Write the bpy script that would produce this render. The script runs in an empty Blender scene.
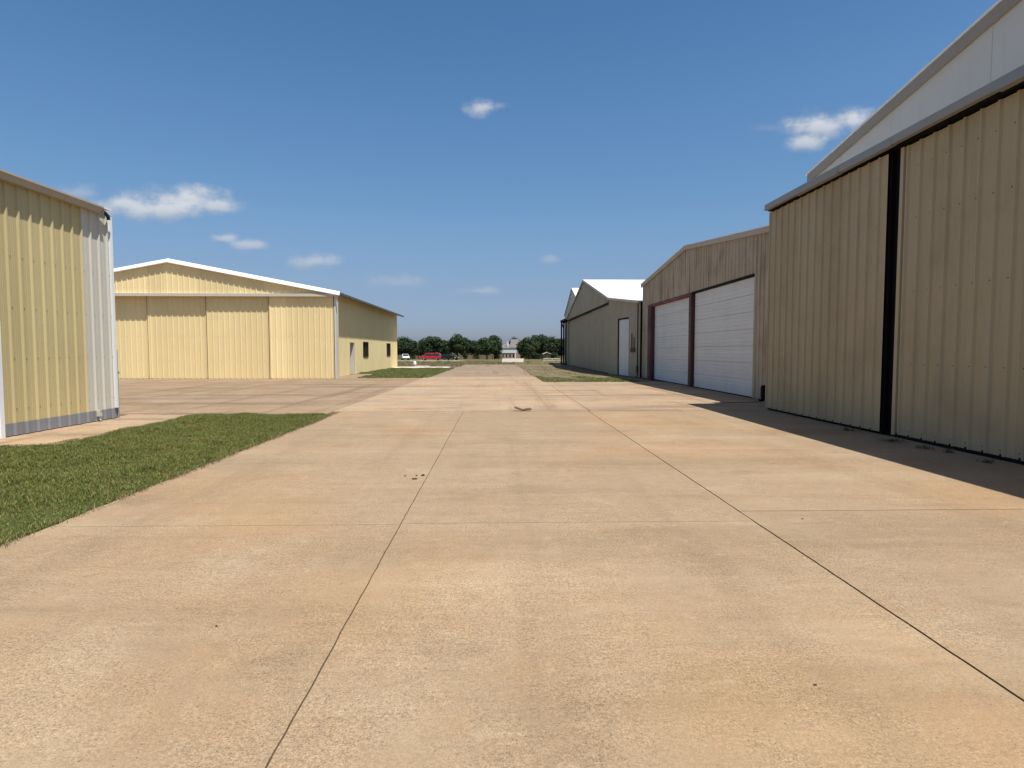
import bpy, bmesh, math, random
import numpy as np
from mathutils import Vector, Matrix, Quaternion, noise as mnoise
random.seed(7); rng = np.random.default_rng(7)
scene = bpy.context.scene
COL = scene.collection
R = math.radians

# ------------------------------------------------------------------ helpers
class MB:
    """collects faces for ONE mesh object"""
    def __init__(s): s.v = []; s.f = []; s.m = []; s.t = []
    def face(s, pts, m=0, t=0.5):
        i = len(s.v); s.v.extend([tuple(p) for p in pts]); s.f.append(tuple(range(i, i+len(pts)))); s.m.append(m); s.t.append(t)
    def prism(s, pts, vec, m=0, t=0.5):
        a = [Vector(p) for p in pts]; w = Vector(vec); b = [p+w for p in a]; n = len(a)
        nrm = Vector((0,0,0))
        for i in range(n): nrm += a[i].cross(a[(i+1) % n])
        if nrm.dot(w) > 0: a, b = a[::-1], b[::-1]
        i0 = len(s.v); s.v.extend([tuple(p) for p in a+b])
        s.f.append(tuple(range(i0, i0+n))); s.f.append(tuple(range(i0+2*n-1, i0+n-1, -1)))
        for i in range(n):
            j = (i+1) % n; s.f.append((i0+j, i0+i, i0+n+i, i0+n+j))
        s.m += [m]*(n+2); s.t += [t]*(n+2)
    def box(s, x0, x1, y0, y1, z0, z1, m=0, t=0.5):
        s.prism([(x0,y0,z0),(x1,y0,z0),(x1,y1,z0),(x0,y1,z0)], (0,0,z1-z0), m, t)
    def tube(s, pts, r, n=8, m=0, cap=True):
        pts = [Vector(p) for p in pts]; rr = r if isinstance(r, (list,tuple)) else [r]*len(pts); rings = []
        for i, p in enumerate(pts):
            d = (pts[min(i+1,len(pts)-1)]-pts[max(i-1,0)]).normalized()
            a = d.orthogonal().normalized() if i == 0 else (rings[-1][1] - d*rings[-1][1].dot(d)).normalized()
            b = d.cross(a); base = len(s.v)
            for k in range(n):
                q = 2*math.pi*k/n; s.v.append(tuple(p + (a*math.cos(q)+b*math.sin(q))*rr[i]))
            rings.append((base, a))
        for i in range(len(rings)-1):
            b0, b1 = rings[i][0], rings[i+1][0]
            for k in range(n):
                l = (k+1) % n; s.f.append((b0+k, b0+l, b1+l, b1+k)); s.m.append(m); s.t.append(.5)
        if cap:
            s.f.append(tuple(rings[0][0]+k for k in range(n))[::-1]); s.f.append(tuple(rings[-1][0]+k for k in range(n))); s.m += [m,m]; s.t += [.5,.5]
    def build(s, name, mats, parent=None, off=None, smooth=False):
        if not isinstance(mats, (list,tuple)): mats = [mats]
        me = bpy.data.meshes.new(name)
        o = Vector(off) if off is not None else (parent_world(parent) if parent else Vector((0,0,0)))
        me.from_pydata([tuple(Vector(v)-o) for v in s.v], [], s.f)
        for m in mats: me.materials.append(m)
        me.polygons.foreach_set('material_index', s.m)
        a = me.attributes.new('tint', 'FLOAT', 'FACE'); a.data.foreach_set('value', s.t)
        if smooth: me.polygons.foreach_set('use_smooth', [True]*len(s.f))
        me.update()
        ob = bpy.data.objects.new(name, me); COL.objects.link(ob)
        if parent: ob.parent = parent
        elif off is not None: ob.location = o
        return ob
def parent_world(p):
    v = Vector(p.location)
    while p.parent: p = p.parent; v += p.location
    return v
def tag(o, label=None, cat=None, group=None, kind=None):
    if label: o['label'] = label
    if cat: o['category'] = cat
    if group: o['group'] = group
    if kind: o['kind'] = kind
    return o
def thing(name, label, cat, loc, group=None):
    o = bpy.data.objects.new(name, None); o.empty_display_size = .3; COL.objects.link(o); o.location = loc
    return tag(o, label, cat, group)
def copy_tree(o, parent=None):
    c = o.copy(); COL.objects.link(c)
    if parent: c.parent = parent
    for ch in list(o.children): copy_tree(ch, c)
    return c

# ------------------------------------------------------------------ materials
def new_mat(name):
    m = bpy.data.materials.new(name); m.use_nodes = True
    nt = m.node_tree; b = nt.nodes['Principled BSDF']; b.inputs['Specular IOR Level'].default_value = .3
    return m, nt, b
def N(nt, typ, **kw):
    n = nt.nodes.new(typ)
    for k, v in kw.items():
        if k.startswith('i_'): n.inputs[k[2:].replace('_',' ')].default_value = v
        else: setattr(n, k, v)
    return n
def noise_n(nt, co, scale, detail=4, rough=.55, sc=(1,1,1), loc=(0,0,0)):
    mp = N(nt, 'ShaderNodeMapping'); mp.inputs['Scale'].default_value = sc; mp.inputs['Location'].default_value = loc
    nt.links.new(co, mp.inputs['Vector'])
    n = N(nt, 'ShaderNodeTexNoise'); n.inputs['Scale'].default_value = scale; n.inputs['Detail'].default_value = detail; n.inputs['Roughness'].default_value = rough
    nt.links.new(mp.outputs[0], n.inputs['Vector']); return n.outputs['Fac']
def ramp(nt, fac, a, b, va=0., vb=1.):
    r = N(nt, 'ShaderNodeMapRange', interpolation_type='SMOOTHSTEP')
    for k, v in (('From Min',a),('From Max',b),('To Min',va),('To Max',vb)): r.inputs[k].default_value = v
    nt.links.new(fac, r.inputs['Value']); return r.outputs[0]
def mix(nt, fac, a, b, mode='MIX'):
    m = N(nt, 'ShaderNodeMix', data_type='RGBA', blend_type=mode)
    for sock, v in ((m.inputs[0],fac),(m.inputs[6],a),(m.inputs[7],b)):
        if isinstance(v, (int,float)): sock.default_value = v
        elif isinstance(v, (tuple,list)): sock.default_value = (*v[:3],1)
        else: nt.links.new(v, sock)
    return m.outputs[2]
def math_n(nt, op, a, b=None, clamp=False):
    m = N(nt, 'ShaderNodeMath', operation=op, use_clamp=clamp)
    for i, v in enumerate((a,b)):
        if v is None: continue
        if isinstance(v,(int,float)): m.inputs[i].default_value = v
        else: nt.links.new(v, m.inputs[i])
    return m.outputs[0]
def objco(nt): return N(nt,'ShaderNodeTexCoord').outputs['Object']
def tint_n(nt):
    a = N(nt,'ShaderNodeAttribute'); a.attribute_name = 'tint'; return a.outputs['Fac']
def bump(nt, b, h, strength=.3, dist=.01):
    n = N(nt,'ShaderNodeBump'); n.inputs['Strength'].default_value = strength; n.inputs['Distance'].default_value = dist
    nt.links.new(h, n.inputs['Height']); nt.links.new(n.outputs[0], b.inputs['Normal'])

def paint(name, c, dirt=None, amt=.35, rough=.5, var=.25, metal=0., streak=.35, spec=.3):
    """painted sheet metal: per-sheet fade, vertical run-off streaks, blotchy chalking"""
    m, nt, b = new_mat(name); co = objco(nt)
    dirt = dirt or tuple(x*.55 for x in c)
    st = noise_n(nt, co, 7, 4, .6, (1,1,.05)); bl = noise_n(nt, co, .9, 5, .6); fine = noise_n(nt, co, 45, 3, .6)
    t = tint_n(nt)
    base = mix(nt, math_n(nt,'MULTIPLY', t, var), c, tuple(min(1,x*1.28+.03) for x in c))
    base = mix(nt, ramp(nt, st, .48, .8, 0, streak*amt*2), base, dirt)
    base = mix(nt, ramp(nt, bl, .45, .75, 0, amt*.6), base, dirt)
    base = mix(nt, ramp(nt, fine, .35, .7, 0, .12), base, tuple(x*.7 for x in c))
    nt.links.new(base, b.inputs['Base Color'])
    nt.links.new(ramp(nt, bl, .3, .7, rough-.08, rough+.12), b.inputs['Roughness'])
    b.inputs['Metallic'].default_value = metal; b.inputs['Specular IOR Level'].default_value = spec
    bump(nt, b, noise_n(nt, co, 2.2, 2, .5), .25, .012)
    return m
def plain(name, c, rough=.6, metal=0., var=.2, scale=3, spec=.3):
    m, nt, b = new_mat(name); co = objco(nt)
    n = noise_n(nt, co, scale, 5, .6); f = noise_n(nt, co, scale*14, 2, .5)
    base = mix(nt, ramp(nt, n, .3, .75, 0, 1), tuple(x*(1-var) for x in c), tuple(min(1,x*(1+var)) for x in c))
    base = mix(nt, ramp(nt, f, .4, .7, 0, .25), base, tuple(x*.7 for x in c))
    nt.links.new(base, b.inputs['Base Color']); b.inputs['Roughness'].default_value = rough; b.inputs['Metallic'].default_value = metal
    b.inputs['Specular IOR Level'].default_value = spec
    return m

M = {}
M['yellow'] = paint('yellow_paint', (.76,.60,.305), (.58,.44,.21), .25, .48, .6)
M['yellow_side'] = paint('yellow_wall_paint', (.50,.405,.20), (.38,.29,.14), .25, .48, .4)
M['greywhite_sheet'] = paint('grey_white_sheet', (.54,.505,.42), (.42,.38,.31), .22, .45, .4)
M['galv'] = paint('galvanised_sheet', (.25,.255,.27), (.17,.17,.17), .4, .4, .3, .2)
M['white_trim'] = paint('white_trim_paint', (.80,.80,.78), (.6,.58,.52), .2, .45, .2)
M['yh_trim'] = paint('ivory_corner_trim', (.62,.58,.48), (.45,.4,.32), .25, .5, .2)
M['cream_trim'] = paint('cream_trim_paint', (0.529,0.494,0.407), (0.368,0.333,0.264), .25, .5, .2)
M['beige_trim'] = paint('beige_trim_paint', (0.437,0.374,0.287), (0.287,0.230,0.172), .35, .5, .2)
M['tan'] = paint('tan_paint', (0.424,0.341,0.202), (0.270,0.202,0.123), .42, .5, .35)
M['tan_door'] = paint('tan_door_paint', (0.403,0.326,0.196), (0.256,0.195,0.123), .45, .5, .35)
M['tan_old'] = paint('weathered_tan_paint', (.40,.325,.225), (.19,.15,.105), .85, .55, .7, streak=.75)
M['tan_green'] = paint('drab_tan_paint', (.385,.335,.235), (.27,.23,.16), .4, .5, .25)
M['grey_panel'] = paint('grey_gable_sheet', (.56,.54,.50), (.45,.43,.39), .3, .5, .2)
M['brown_trim'] = paint('brown_trim_paint', (.30,.265,.22), (.25,.21,.17), .4, .5, .2)
M['dark_red'] = paint('dark_red_steel', (.085,.026,.023), (.025,.012,.01), .5, .6, .3)
M['lip'] = paint('grey_lip_sheet', (.29,.28,.255), (.27,.25,.22), .3, .5, .3)
M['yellow_shade'] = paint('shade_darkened_yellow_paint', (.70,.565,.295), (.52,.41,.20), .25, .5, .12)  # the front's yellow, darkened so the side wall's shade sits in its colour
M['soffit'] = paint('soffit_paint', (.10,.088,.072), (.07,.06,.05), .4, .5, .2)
M['white_roof'] = paint('white_roof_sheet', (.80,.80,.79), (.66,.65,.6), .2, .35, .2)
M['white_door'] = paint('white_door_paint', (0.650,0.654,0.624), (0.468,0.464,0.432), .25, .45, .2, streak=.25)
M['red_steel'] = paint('red_oxide_steel', (.17,.036,.032), (.05,.02,.018), .5, .6, .3)
M['black_steel'] = plain('black_steel', (.006,.006,.0065), .7, spec=.12)
M['dark_steel'] = plain('dark_steel', (.03,.03,.032), .5)
M['screw'] = plain('screw_head', (.14,.115,.085), .5, .2)
M['dark_gap'] = plain('dark_interior', (.010,.009,.008), .9)
M['rust'] = plain('rusty_steel', (.13,.065,.035), .8, 0, .4, 8)
M['grey_door'] = paint('grey_door_paint', (.55,.55,.53), (.4,.39,.36), .25, .45, .2)
M['bronze'] = plain('bronze_frame', (.035,.028,.022), .45)
M['pipe'] = plain('grey_conduit', (.33,.33,.32), .45, .3)
def glass(name, c=(.02,.024,.028)):
    m, nt, b = new_mat(name); b.inputs['Base Color'].default_value = (*c,1); b.inputs['Roughness'].default_value = .06; b.inputs['Specular IOR Level'].default_value = .6
    co = objco(nt); bump(nt, b, noise_n(nt, co, 1.5, 1, .5), .05, .01); return m
M['glass'] = glass('window_glass')
M['blind'] = plain('window_blind', (.30,.29,.27), .7)

def concrete(name, c, orange, light, dark, streak=1.0, grain=1.0):
    m, nt, b = new_mat(name); co = objco(nt)
    big = noise_n(nt, co, .22, 5, .6, loc=(3,1,0)); med = noise_n(nt, co, .8, 6, .62, loc=(9,4,0)); sm = noise_n(nt, co, 2.7, 6, .65)
    stk = noise_n(nt, co, 1.0, 6, .68, (.30,3.2,1), (2,5,0)); stk2 = noise_n(nt, co, 1.0, 6, .65, (.10,.9,1), (7,2,0)); tyre = noise_n(nt, co, 1.0, 5, .6, (1.6,.06,1), (1,3,0))
    col = mix(nt, ramp(nt, big, .46, .64, 0, .8), c, orange)
    col = mix(nt, ramp(nt, med, .50, .68, 0, .5), col, light)
    col = mix(nt, ramp(nt, med, .47, .30, 0, .5), col, dark)
    col = mix(nt, ramp(nt, stk, .52, .70, 0, .36*streak), col, dark)
    col = mix(nt, ramp(nt, stk2, .50, .66, 0, .40*streak), col, dark)
    col = mix(nt, ramp(nt, stk2, .46, .34, 0, .35), col, light)
    col = mix(nt, ramp(nt, tyre, .52, .70, 0, .3*streak), col, dark)
    col = mix(nt, ramp(nt, sm, .54, .72, 0, .4), col, orange)
    sm2 = noise_n(nt, co, 5.5, 8, .75, loc=(4,8,0))
    col = mix(nt, ramp(nt, sm2, .53, .68, 0, .45), col, light)
    col = mix(nt, ramp(nt, sm2, .46, .34, 0, .35), col, dark)
    # exposed aggregate: grain at every size from a few millimetres to a hand's breadth
    g1 = noise_n(nt, co, 48, 8, .88); g2 = noise_n(nt, co, 120, 3, .7); g3 = noise_n(nt, co, 11, 8, .9, (.8,1.3,1))
    worn = ramp(nt, noise_n(nt, co, 1.3, 5, .65, loc=(1,2,8)), .36, .62, .45, 1.15)
    gg = math_n(nt,'ADD', math_n(nt,'ADD', math_n(nt,'MULTIPLY', math_n(nt,'SUBTRACT', g1, .5), 2.9*grain), math_n(nt,'MULTIPLY', math_n(nt,'SUBTRACT', g2, .5), 1.9*grain)), math_n(nt,'MULTIPLY', math_n(nt,'SUBTRACT', g3, .5), 1.0*grain))
    gg = math_n(nt,'ADD', math_n(nt,'MULTIPLY', gg, worn), 1.0)
    col = mix(nt, 1.0, col, N_gray(nt, gg), 'MULTIPLY')
    vo = N(nt,'ShaderNodeTexVoronoi'); vo.inputs['Scale'].default_value = 60; nt.links.new(co, vo.inputs['Vector'])
    vc = N(nt,'ShaderNodeSeparateColor'); nt.links.new(vo.outputs['Color'], vc.inputs[0])
    pit = math_n(nt,'MULTIPLY', ramp(nt, vo.outputs['Distance'], .30, .16), ramp(nt, vc.outputs[0], .95, .97))
    col = mix(nt, math_n(nt,'MULTIPLY',pit,.7), col, (.07,.05,.035))
    t = tint_n(nt)
    col = mix(nt, 1.0, col, N_gray(nt, ramp_lin(nt, t, 0, 1, .82, 1.18)), 'MULTIPLY')
    nt.links.new(col, b.inputs['Base Color']); b.inputs['Roughness'].default_value = .85; b.inputs['Specular IOR Level'].default_value = .2
    bump(nt, b, math_n(nt,'ADD', g1, math_n(nt,'MULTIPLY', g2, .5)), .35, .004)
    return m
def N_gray(nt, v):
    c = N(nt,'ShaderNodeCombineColor')
    for i in range(3): nt.links.new(v, c.inputs[i])
    return c.outputs[0]
def ramp_lin(nt, fac, a, b, va, vb):
    r = N(nt,'ShaderNodeMapRange')
    for k, v in (('From Min',a),('From Max',b),('To Min',va),('To Max',vb)): r.inputs[k].default_value = v
    nt.links.new(fac, r.inputs['Value']); return r.outputs[0]
M['concrete'] = concrete('concrete', (.298,.211,.128), (.328,.208,.108), (.370,.276,.174), (.215,.148,.085))
M['concrete_far'] = concrete('worn_concrete', (.335,.240,.150), (.375,.242,.132), (.42,.318,.205), (.190,.130,.080), 2.1, 1.0)
M['apron'] = concrete('brown_apron_concrete', (.265,.185,.112), (.29,.188,.108), (.36,.265,.17), (.150,.102,.062), 2.0, 1.0)
M['lane_end'] = concrete('grey_brown_concrete', (.26,.19,.125), (.28,.19,.115), (.36,.28,.19), (.135,.10,.066), 2.4, 1.0)
M['concrete_pale'] = concrete('pale_concrete', (.56,.50,.40), (.52,.44,.33), (.62,.57,.48), (.45,.39,.31), .5, .4)
M['sealant'] = plain('joint_filler', (.13,.095,.062), .9, 0, .5, 1.3)
M['tar'] = plain('tar_sealant', (.03,.023,.018), .8, 0, .4, 1.6)
M['soil'] = plain('soil', (.09,.065,.04), .95, 0, .35, 3)

def grass_sheet(name, a, b_, c, dry, s=1.0):
    m, nt, b = new_mat(name); co = objco(nt)
    n1 = noise_n(nt, co, .25*s, 5, .6); n2 = noise_n(nt, co, 1.3*s, 5, .65); n3 = noise_n(nt, co, 14*s, 4, .7)
    col = mix(nt, ramp(nt, n1, .4, .62), a, b_)
    col = mix(nt, ramp(nt, n2, .5, .7, 0, .8), col, c)
    col = mix(nt, ramp(nt, noise_n(nt, co, .5*s, 5, .65, (.5,1.6,1), (4,9,2)), .5, .68, 0, .9), col, dry)
    col = mix(nt, ramp(nt, n3, .5, .3, 0, .75), col, tuple(x*.35 for x in a))
    nt.links.new(col, b.inputs['Base Color']); b.inputs['Roughness'].default_value = .95; b.inputs['Specular IOR Level'].default_value = .1
    bump(nt, b, n3, 1., .05); return m
M['lawn'] = grass_sheet('lawn_soil', (.08,.095,.028), (.10,.10,.03), (.12,.105,.04), (.16,.125,.06))
M['field'] = grass_sheet('field_grass', (.115,.115,.035), (.13,.115,.045), (.10,.11,.03), (.21,.16,.085), .35)
M['dry'] = grass_sheet('dry_grass', (.20,.155,.095), (.17,.14,.075), (.23,.185,.115), (.27,.21,.14), .9)
def blade_mat(name, cols):
    m, nt, b = new_mat(name)
    g = N(nt,'ShaderNodeNewGeometry'); r = N(nt,'ShaderNodeValToRGB'); r.color_ramp.interpolation = 'LINEAR'
    e = r.color_ramp.elements
    while len(e) < len(cols): e.new(.5)
    for i, c in enumerate(cols): e[i].position = i/(len(cols)-1); e[i].color = (*c,1)
    nt.links.new(g.outputs['Random Per Island'], r.inputs[0])
    co = objco(nt); n = noise_n(nt, co, .8, 6, .68)
    col = mix(nt, ramp(nt, n, .50, .66, 0, .6), r.outputs[0], cols[-2])
    n2 = noise_n(nt, co, 3.1, 4, .65, loc=(5,5,5))
    col = mix(nt, ramp(nt, n2, .45, .3, 0, .6), col, tuple(x*.5 for x in cols[0]))
    nt.links.new(col, b.inputs['Base Color']); b.inputs['Roughness'].default_value = .6; b.inputs['Specular IOR Level'].default_value = .2
    tr = b.inputs.get('Transmission Weight'); b.inputs['Subsurface Weight'].default_value = 0
    return m
M['blade'] = blade_mat('grass_blade', [(.062,.092,.015),(.092,.124,.020),(.125,.146,.028),(.19,.175,.045),(.27,.22,.095)])
M['blade_mid'] = blade_mat('grass_blade_far', [(.10,.125,.03),(.13,.15,.038),(.155,.16,.05),(.21,.19,.075)])
M['blade_dry'] = blade_mat('dry_blade', [(.11,.12,.035),(.18,.15,.065),(.24,.19,.095),(.28,.22,.13)])
M['weed'] = blade_mat('weed_leaf', [(.05,.06,.02),(.08,.085,.03),(.13,.10,.055)])
def leaf_mat(name, cols):
    m = blade_mat(name, cols); return m
M['leaf_a'] = leaf_mat('leaf_dark_green', [(.016,.030,.010),(.024,.042,.014),(.034,.054,.018)])
M['leaf_b'] = leaf_mat('leaf_mid_green', [(.024,.042,.012),(.034,.056,.017),(.048,.070,.022)])
M['leaf_c'] = leaf_mat('leaf_olive', [(.05,.060,.020),(.07,.075,.028),(.09,.09,.036)])
M['bark'] = plain('bark', (.09,.065,.045), .9, 0, .35, 6)

# ------------------------------------------------------------------ ribbed sheet
def profile(s0, s1, pitch, phase, h, wb=.085, wt=.035, extra=()):
    pts = [(s0,0.),(s1,0.)]
    k = math.ceil((s0-phase)/pitch)-1
    while phase+k*pitch < s1+pitch:
        c = phase+k*pitch; k += 1
        for ds, d in ((-wb/2,0),(-wt/2,h),(wt/2,h),(wb/2,0)):
            if s0+1e-4 < c+ds < s1-1e-4: pts.append((c+ds,d))
        for q in (-.33,.33):            # shallow stiffening beads in the flats
            cc = c+pitch*.5+q*pitch*.5*.45
            for ds, d in ((-.012,0),(0,.004),(.012,0)):
                if s0+1e-4 < cc+ds < s1-1e-4: pts.append((cc+ds,d))
    pts.sort()
    def depth(s):
        for (a,da),(b,db) in zip(pts,pts[1:]):
            if a <= s <= b: return da+(db-da)*(s-a)/max(b-a,1e-9)
        return 0.
    for e in extra:
        if s0 < e < s1: pts.append((e, depth(e)))
    pts.sort(); return pts
def ribbed(mb, org, d, nrm, s0, s1, zlo, zhi, pitch, phase=0., h=.034, extra=(), sheet=None, screws=(), smat=1, wb=.085, wt=.035, seed=0):
    d = Vector((*d,0)); nrm = Vector((*nrm,0)); o = Vector((*org,0))
    zl = zlo if callable(zlo) else (lambda s: zlo); zh = zhi if callable(zhi) else (lambda s: zhi)
    P = profile(s0, s1, pitch, phase, h, wb, wt, extra)
    flip = d.cross(Vector((0,0,1))).dot(nrm) < 0
    rr = random.Random(seed+int(abs(org[0]*13+org[1]*7)))
    tints = {}
    for (a,da),(b,db) in zip(P,P[1:]):
        if b-a < 1e-6: continue
        k = math.floor(((a+b)/2-phase)/(pitch*3)+.17); t = tints.setdefault(k, rr.random())
        m = 0
        if sheet: m, t = sheet((a+b)/2, t)
        A, B = o+d*a+nrm*da, o+d*b+nrm*db
        q = [A+Vector((0,0,zl(a))), B+Vector((0,0,zl(b))), B+Vector((0,0,zh(b))), A+Vector((0,0,zh(a)))]
        mb.face(q[::-1] if flip else q, m, t)
    if screws:
        k = math.ceil((s0-phase)/pitch)
        while phase+k*pitch < s1:
            c = phase+k*pitch+wb*.5+.025; k += 1
            if not s0 < c < s1-.02: continue
            for z in screws:
                if not (zl(c)+.03 < z < zh(c)-.03): continue
                p = o+d*c+Vector((0,0,z+rr.uniform(-.006,.006))); r_ = .010
                ring = [p+d*(r_*math.cos(2*math.pi*i/6))+Vector((0,0,r_*math.sin(2*math.pi*i/6))) for i in range(6)]
                mb.prism(ring, nrm*.009, smat, .5)
def gable_fn(a, za, b, zb, r, zr):
    def f(s):
        return za+(zr-za)*(s-a)/(r-a) if s <= r else zr+(zb-zr)*(s-r)/(b-r)
    return f

# ================================================================== SETTING
def tz(y):                                                  # terrain falls gently away beyond the airfield
    return -.07 if y < 78 else -.07-.0115*(min(y,320)-78)
mb = MB()
ys = [-200,-40,0,20,40,60,78,100,130,160,200,240,280,320,400,600,1200,3000]
xs = [-3000,-800,-300,-150,-80,-40,-20,0,20,40,80,150,300,800,3000]
for y0,y1 in zip(ys,ys[1:]):
    for x0,x1 in zip(xs,xs[1:]):
        mb.face([(x0,y0,tz(y0)),(x1,y0,tz(y0)),(x1,y1,tz(y1)),(x0,y1,tz(y1))])
tag(mb.build('ground', M['field']), kind='structure')

def slab(mb, x0, x1, y0, y1, t=.5, g=.008, z=0., wob=.006, m=0, step=.12, rag=(0,0,0,0), th=.1):
    """one concrete slab with slightly broken edges; rag = extra raggedness of W,E,S,N edges"""
    x0 += g; x1 -= g; y0 += g; y1 -= g
    def n(a,b): return mnoise.noise(Vector((a*1.7,b*1.7,3.3)))*.5+mnoise.noise(Vector((a*7,b*7,1.3)))*.6
    def line(p, q, nx, ny, r):
        L = math.dist(p,q); k = max(2,min(int(L/step),600)); out = []
        for i in range(k):
            f = i/k; x = p[0]+(q[0]-p[0])*f; y = p[1]+(q[1]-p[1])*f
            w = n(x,y)*(wob+r); out.append((x+nx*w, y+ny*w))
        return out
    pts = line((x0,y0),(x1,y0),0,1,rag[2])+line((x1,y0),(x1,y1),1,0,rag[1])+line((x1,y1),(x0,y1),0,1,rag[3])+line((x0,y1),(x0,y0),1,0,rag[0])
    mb.prism([(x,y,z-th) for x,y in pts], (0,0,th), m, t)
# the concrete lane between the hangars, slab by slab
mb = MB()
slab(mb,-4.08,-.89,-4,5.47,.47,.0045,wob=.008,step=.035,rag=(.03,0,0,0)); slab(mb,-.89,2.405,-4,5.5,.56,.0045,wob=.008,step=.035)
slab(mb,-4.08,-.89,5.47,15.75,.50,.0045,wob=.008,step=.04,rag=(.03,0,0,0)); slab(mb,-.89,2.41,5.5,15.75,.44,.0045,wob=.008,step=.04)
slab(mb,2.408,7.9,-4,5.85,.40,.009,wob=.008,step=.04); slab(mb,2.412,7.9,5.85,15.75,.50,.008,wob=.008,step=.05)
tag(mb.build('lane', M['concrete']), kind='structure')
mb = MB()
slab(mb,-4.3,2.46,15.75,27.0,.62,.012,z=.004); slab(mb,-4.3,2.46,27.0,36.4,.62,.006,z=.004)
slab(mb,2.46,9.0,15.75,24.2,.50,.008,z=.002); slab(mb,2.46,9.0,24.2,30.35,.46,.008,z=.002,rag=(0,0,0,.12))
tag(mb.build('pavement', M['concrete_far']), kind='structure')
mb = MB()
slab(mb,-4.0,2.25,36.4,47.5,.55,.01,rag=(.25,.25,0,0)); slab(mb,-3.9,2.2,47.5,58,.45,.01,rag=(.3,.3,0,0)); slab(mb,-3.7,2.1,58,68.5,.35,.01,rag=(.4,.4,0,.5))
tag(mb.build('lane_end', M['lane_end']), kind='structure')
mb = MB()
slab(mb,-42,-22,15.3,25.2,.5,.012,z=-.003); slab(mb,-22,-13.3,15.3,25.2,.42,.012,z=-.003); slab(mb,-13.3,-4.3,15.2,25.2,.52,.014,z=-.003)
slab(mb,-42,-22,25.2,35.3,.4,.012,z=-.003); slab(mb,-22,-13.3,25.2,35.3,.55,.012,z=-.003); slab(mb,-13.3,-4.3,25.2,35.2,.45,.014,z=-.003,rag=(0,0,0,.1))
slab(mb,-9.7,-8.2,35.2,41.4,.6,.01,z=-.005,rag=(0,.15,0,.15))
tag(mb.build('hangar_apron', M['apron']), kind='structure')
mb = MB(); slab(mb,-9.2,-7.5,10.25,15.25,.55,.006,z=.0,rag=(0,.08,.25,.02)); tag(mb.build('path', M['concrete_far']), kind='structure')
mb = MB()
slab(mb,-42,-4.5,55.2,58.6,.6,.0,z=.03,rag=(0,.2,.15,.15)); slab(mb,-8.6,-7.0,60.8,63.5,.5,.0,z=.0,rag=(.05,.05,.05,.05))
slab(mb,-60,-8,124,129,.35,.0,z=tz(126.5)+.06,rag=(0,2,.3,.3))
tag(mb.build('taxiway', M['concrete_pale']), kind='structure')
mb = MB(); mb.box(-42,9.3,-4,68,-.12,-.028)
tag(mb.build('subgrade', M['sealant']), kind='structure')
mb = MB(); mb.box(2.35,2.48,-4,30,-.05,-.016); tag(mb.build('lane_joint', M['tar']), kind='structure')

# ------------------------------------------------------------------ grass
def inside(poly, x, y):
    c = np.zeros(len(x), bool); n = len(poly)
    for i in range(n):
        (x0,y0),(x1,y1) = poly[i], poly[(i+1)%n]
        if y0 == y1: continue
        k = ((y0 > y) != (y1 > y)) & (x < (x1-x0)*(y-y0)/(y1-y0)+x0); c ^= k
    return c
def fbm(x, y, s):
    return np.array([mnoise.fractal(Vector((a*s,b*s,.7)),.7,2.,4) for a,b in zip(x,y)])
def blades(name, poly, n, h, w, zb, mat, lumps=.02, clump=.5):
    P = np.array(poly); lo, hi = P.min(0), P.max(0)
    x = rng.uniform(lo[0],hi[0],n*2); y = rng.uniform(lo[1],hi[1],n*2); k = inside(poly,x,y); x = x[k][:n]; y = y[k][:n]
    f = fbm(x,y,1.1); keep = rng.random(len(x)) < np.clip(.75+f*clump*1.6,.15,1); x, y, f = x[keep], y[keep], f[keep]; n = len(x)
    ang = rng.uniform(0,2*np.pi,n); hh = h*rng.uniform(.5,1.25,n)*(1+f*.7); ww = w*rng.uniform(.7,1.3,n)
    lean = rng.uniform(.2,1.5,n)*hh; la = rng.uniform(0,2*np.pi,n)
    z = zb+lumps*np.clip(f,-.6,1)-.012*(rng.random(n)<.3)
    dx, dy = np.cos(ang)*ww/2, np.sin(ang)*ww/2
    mx, my = x+np.cos(la)*lean*.35, y+np.sin(la)*lean*.35
    v = np.stack([np.stack([x-dx,y-dy,z],1), np.stack([x+dx,y+dy,z],1), np.stack([mx+dx*.8,my+dy*.8,z+hh*.62],1), np.stack([mx-dx*.8,my-dy*.8,z+hh*.62],1),
                  np.stack([x+np.cos(la)*lean,y+np.sin(la)*lean,z+hh],1)],1).reshape(-1,3)
    me = bpy.data.meshes.new(name); me.vertices.add(5*n); me.vertices.foreach_set('co', v.astype(np.float32).ravel())
    b = np.arange(n)*5
    loops = np.stack([b,b+1,b+2,b+3,b+3,b+2,b+4],1).ravel()
    me.loops.add(7*n); me.loops.foreach_set('vertex_index', loops.astype(np.int32))
    st = np.stack([np.arange(n)*7, np.arange(n)*7+4],1).ravel()
    me.polygons.add(2*n); me.polygons.foreach_set('loop_start', st.astype(np.int32))
    me.materials.append(mat); me.update(calc_edges=True); me.validate()
    o = bpy.data.objects.new(name, me); COL.objects.link(o); return o
def sheet(name, poly, z, mat, lump=.02, step=.35):
    P = np.array(poly); bm = bmesh.new()
    pts = []
    for i in range(len(poly)):
        p, q = Vector(poly[i]), Vector(poly[(i+1)%len(poly)]); k = max(1,int((q-p).length/step))
        for j in range(k):
            r_ = p.lerp(q,j/k); d = (q-p).normalized(); w = mnoise.noise(Vector((r_.x*2,r_.y*2,.2)))*.05
            pts.append((r_.x-d.y*w, r_.y+d.x*w))
    mb = MB(); mb.prism([(x,y,z-.15) for x,y in pts], (0,0,.15)); return mb.build(name, mat)
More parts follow.
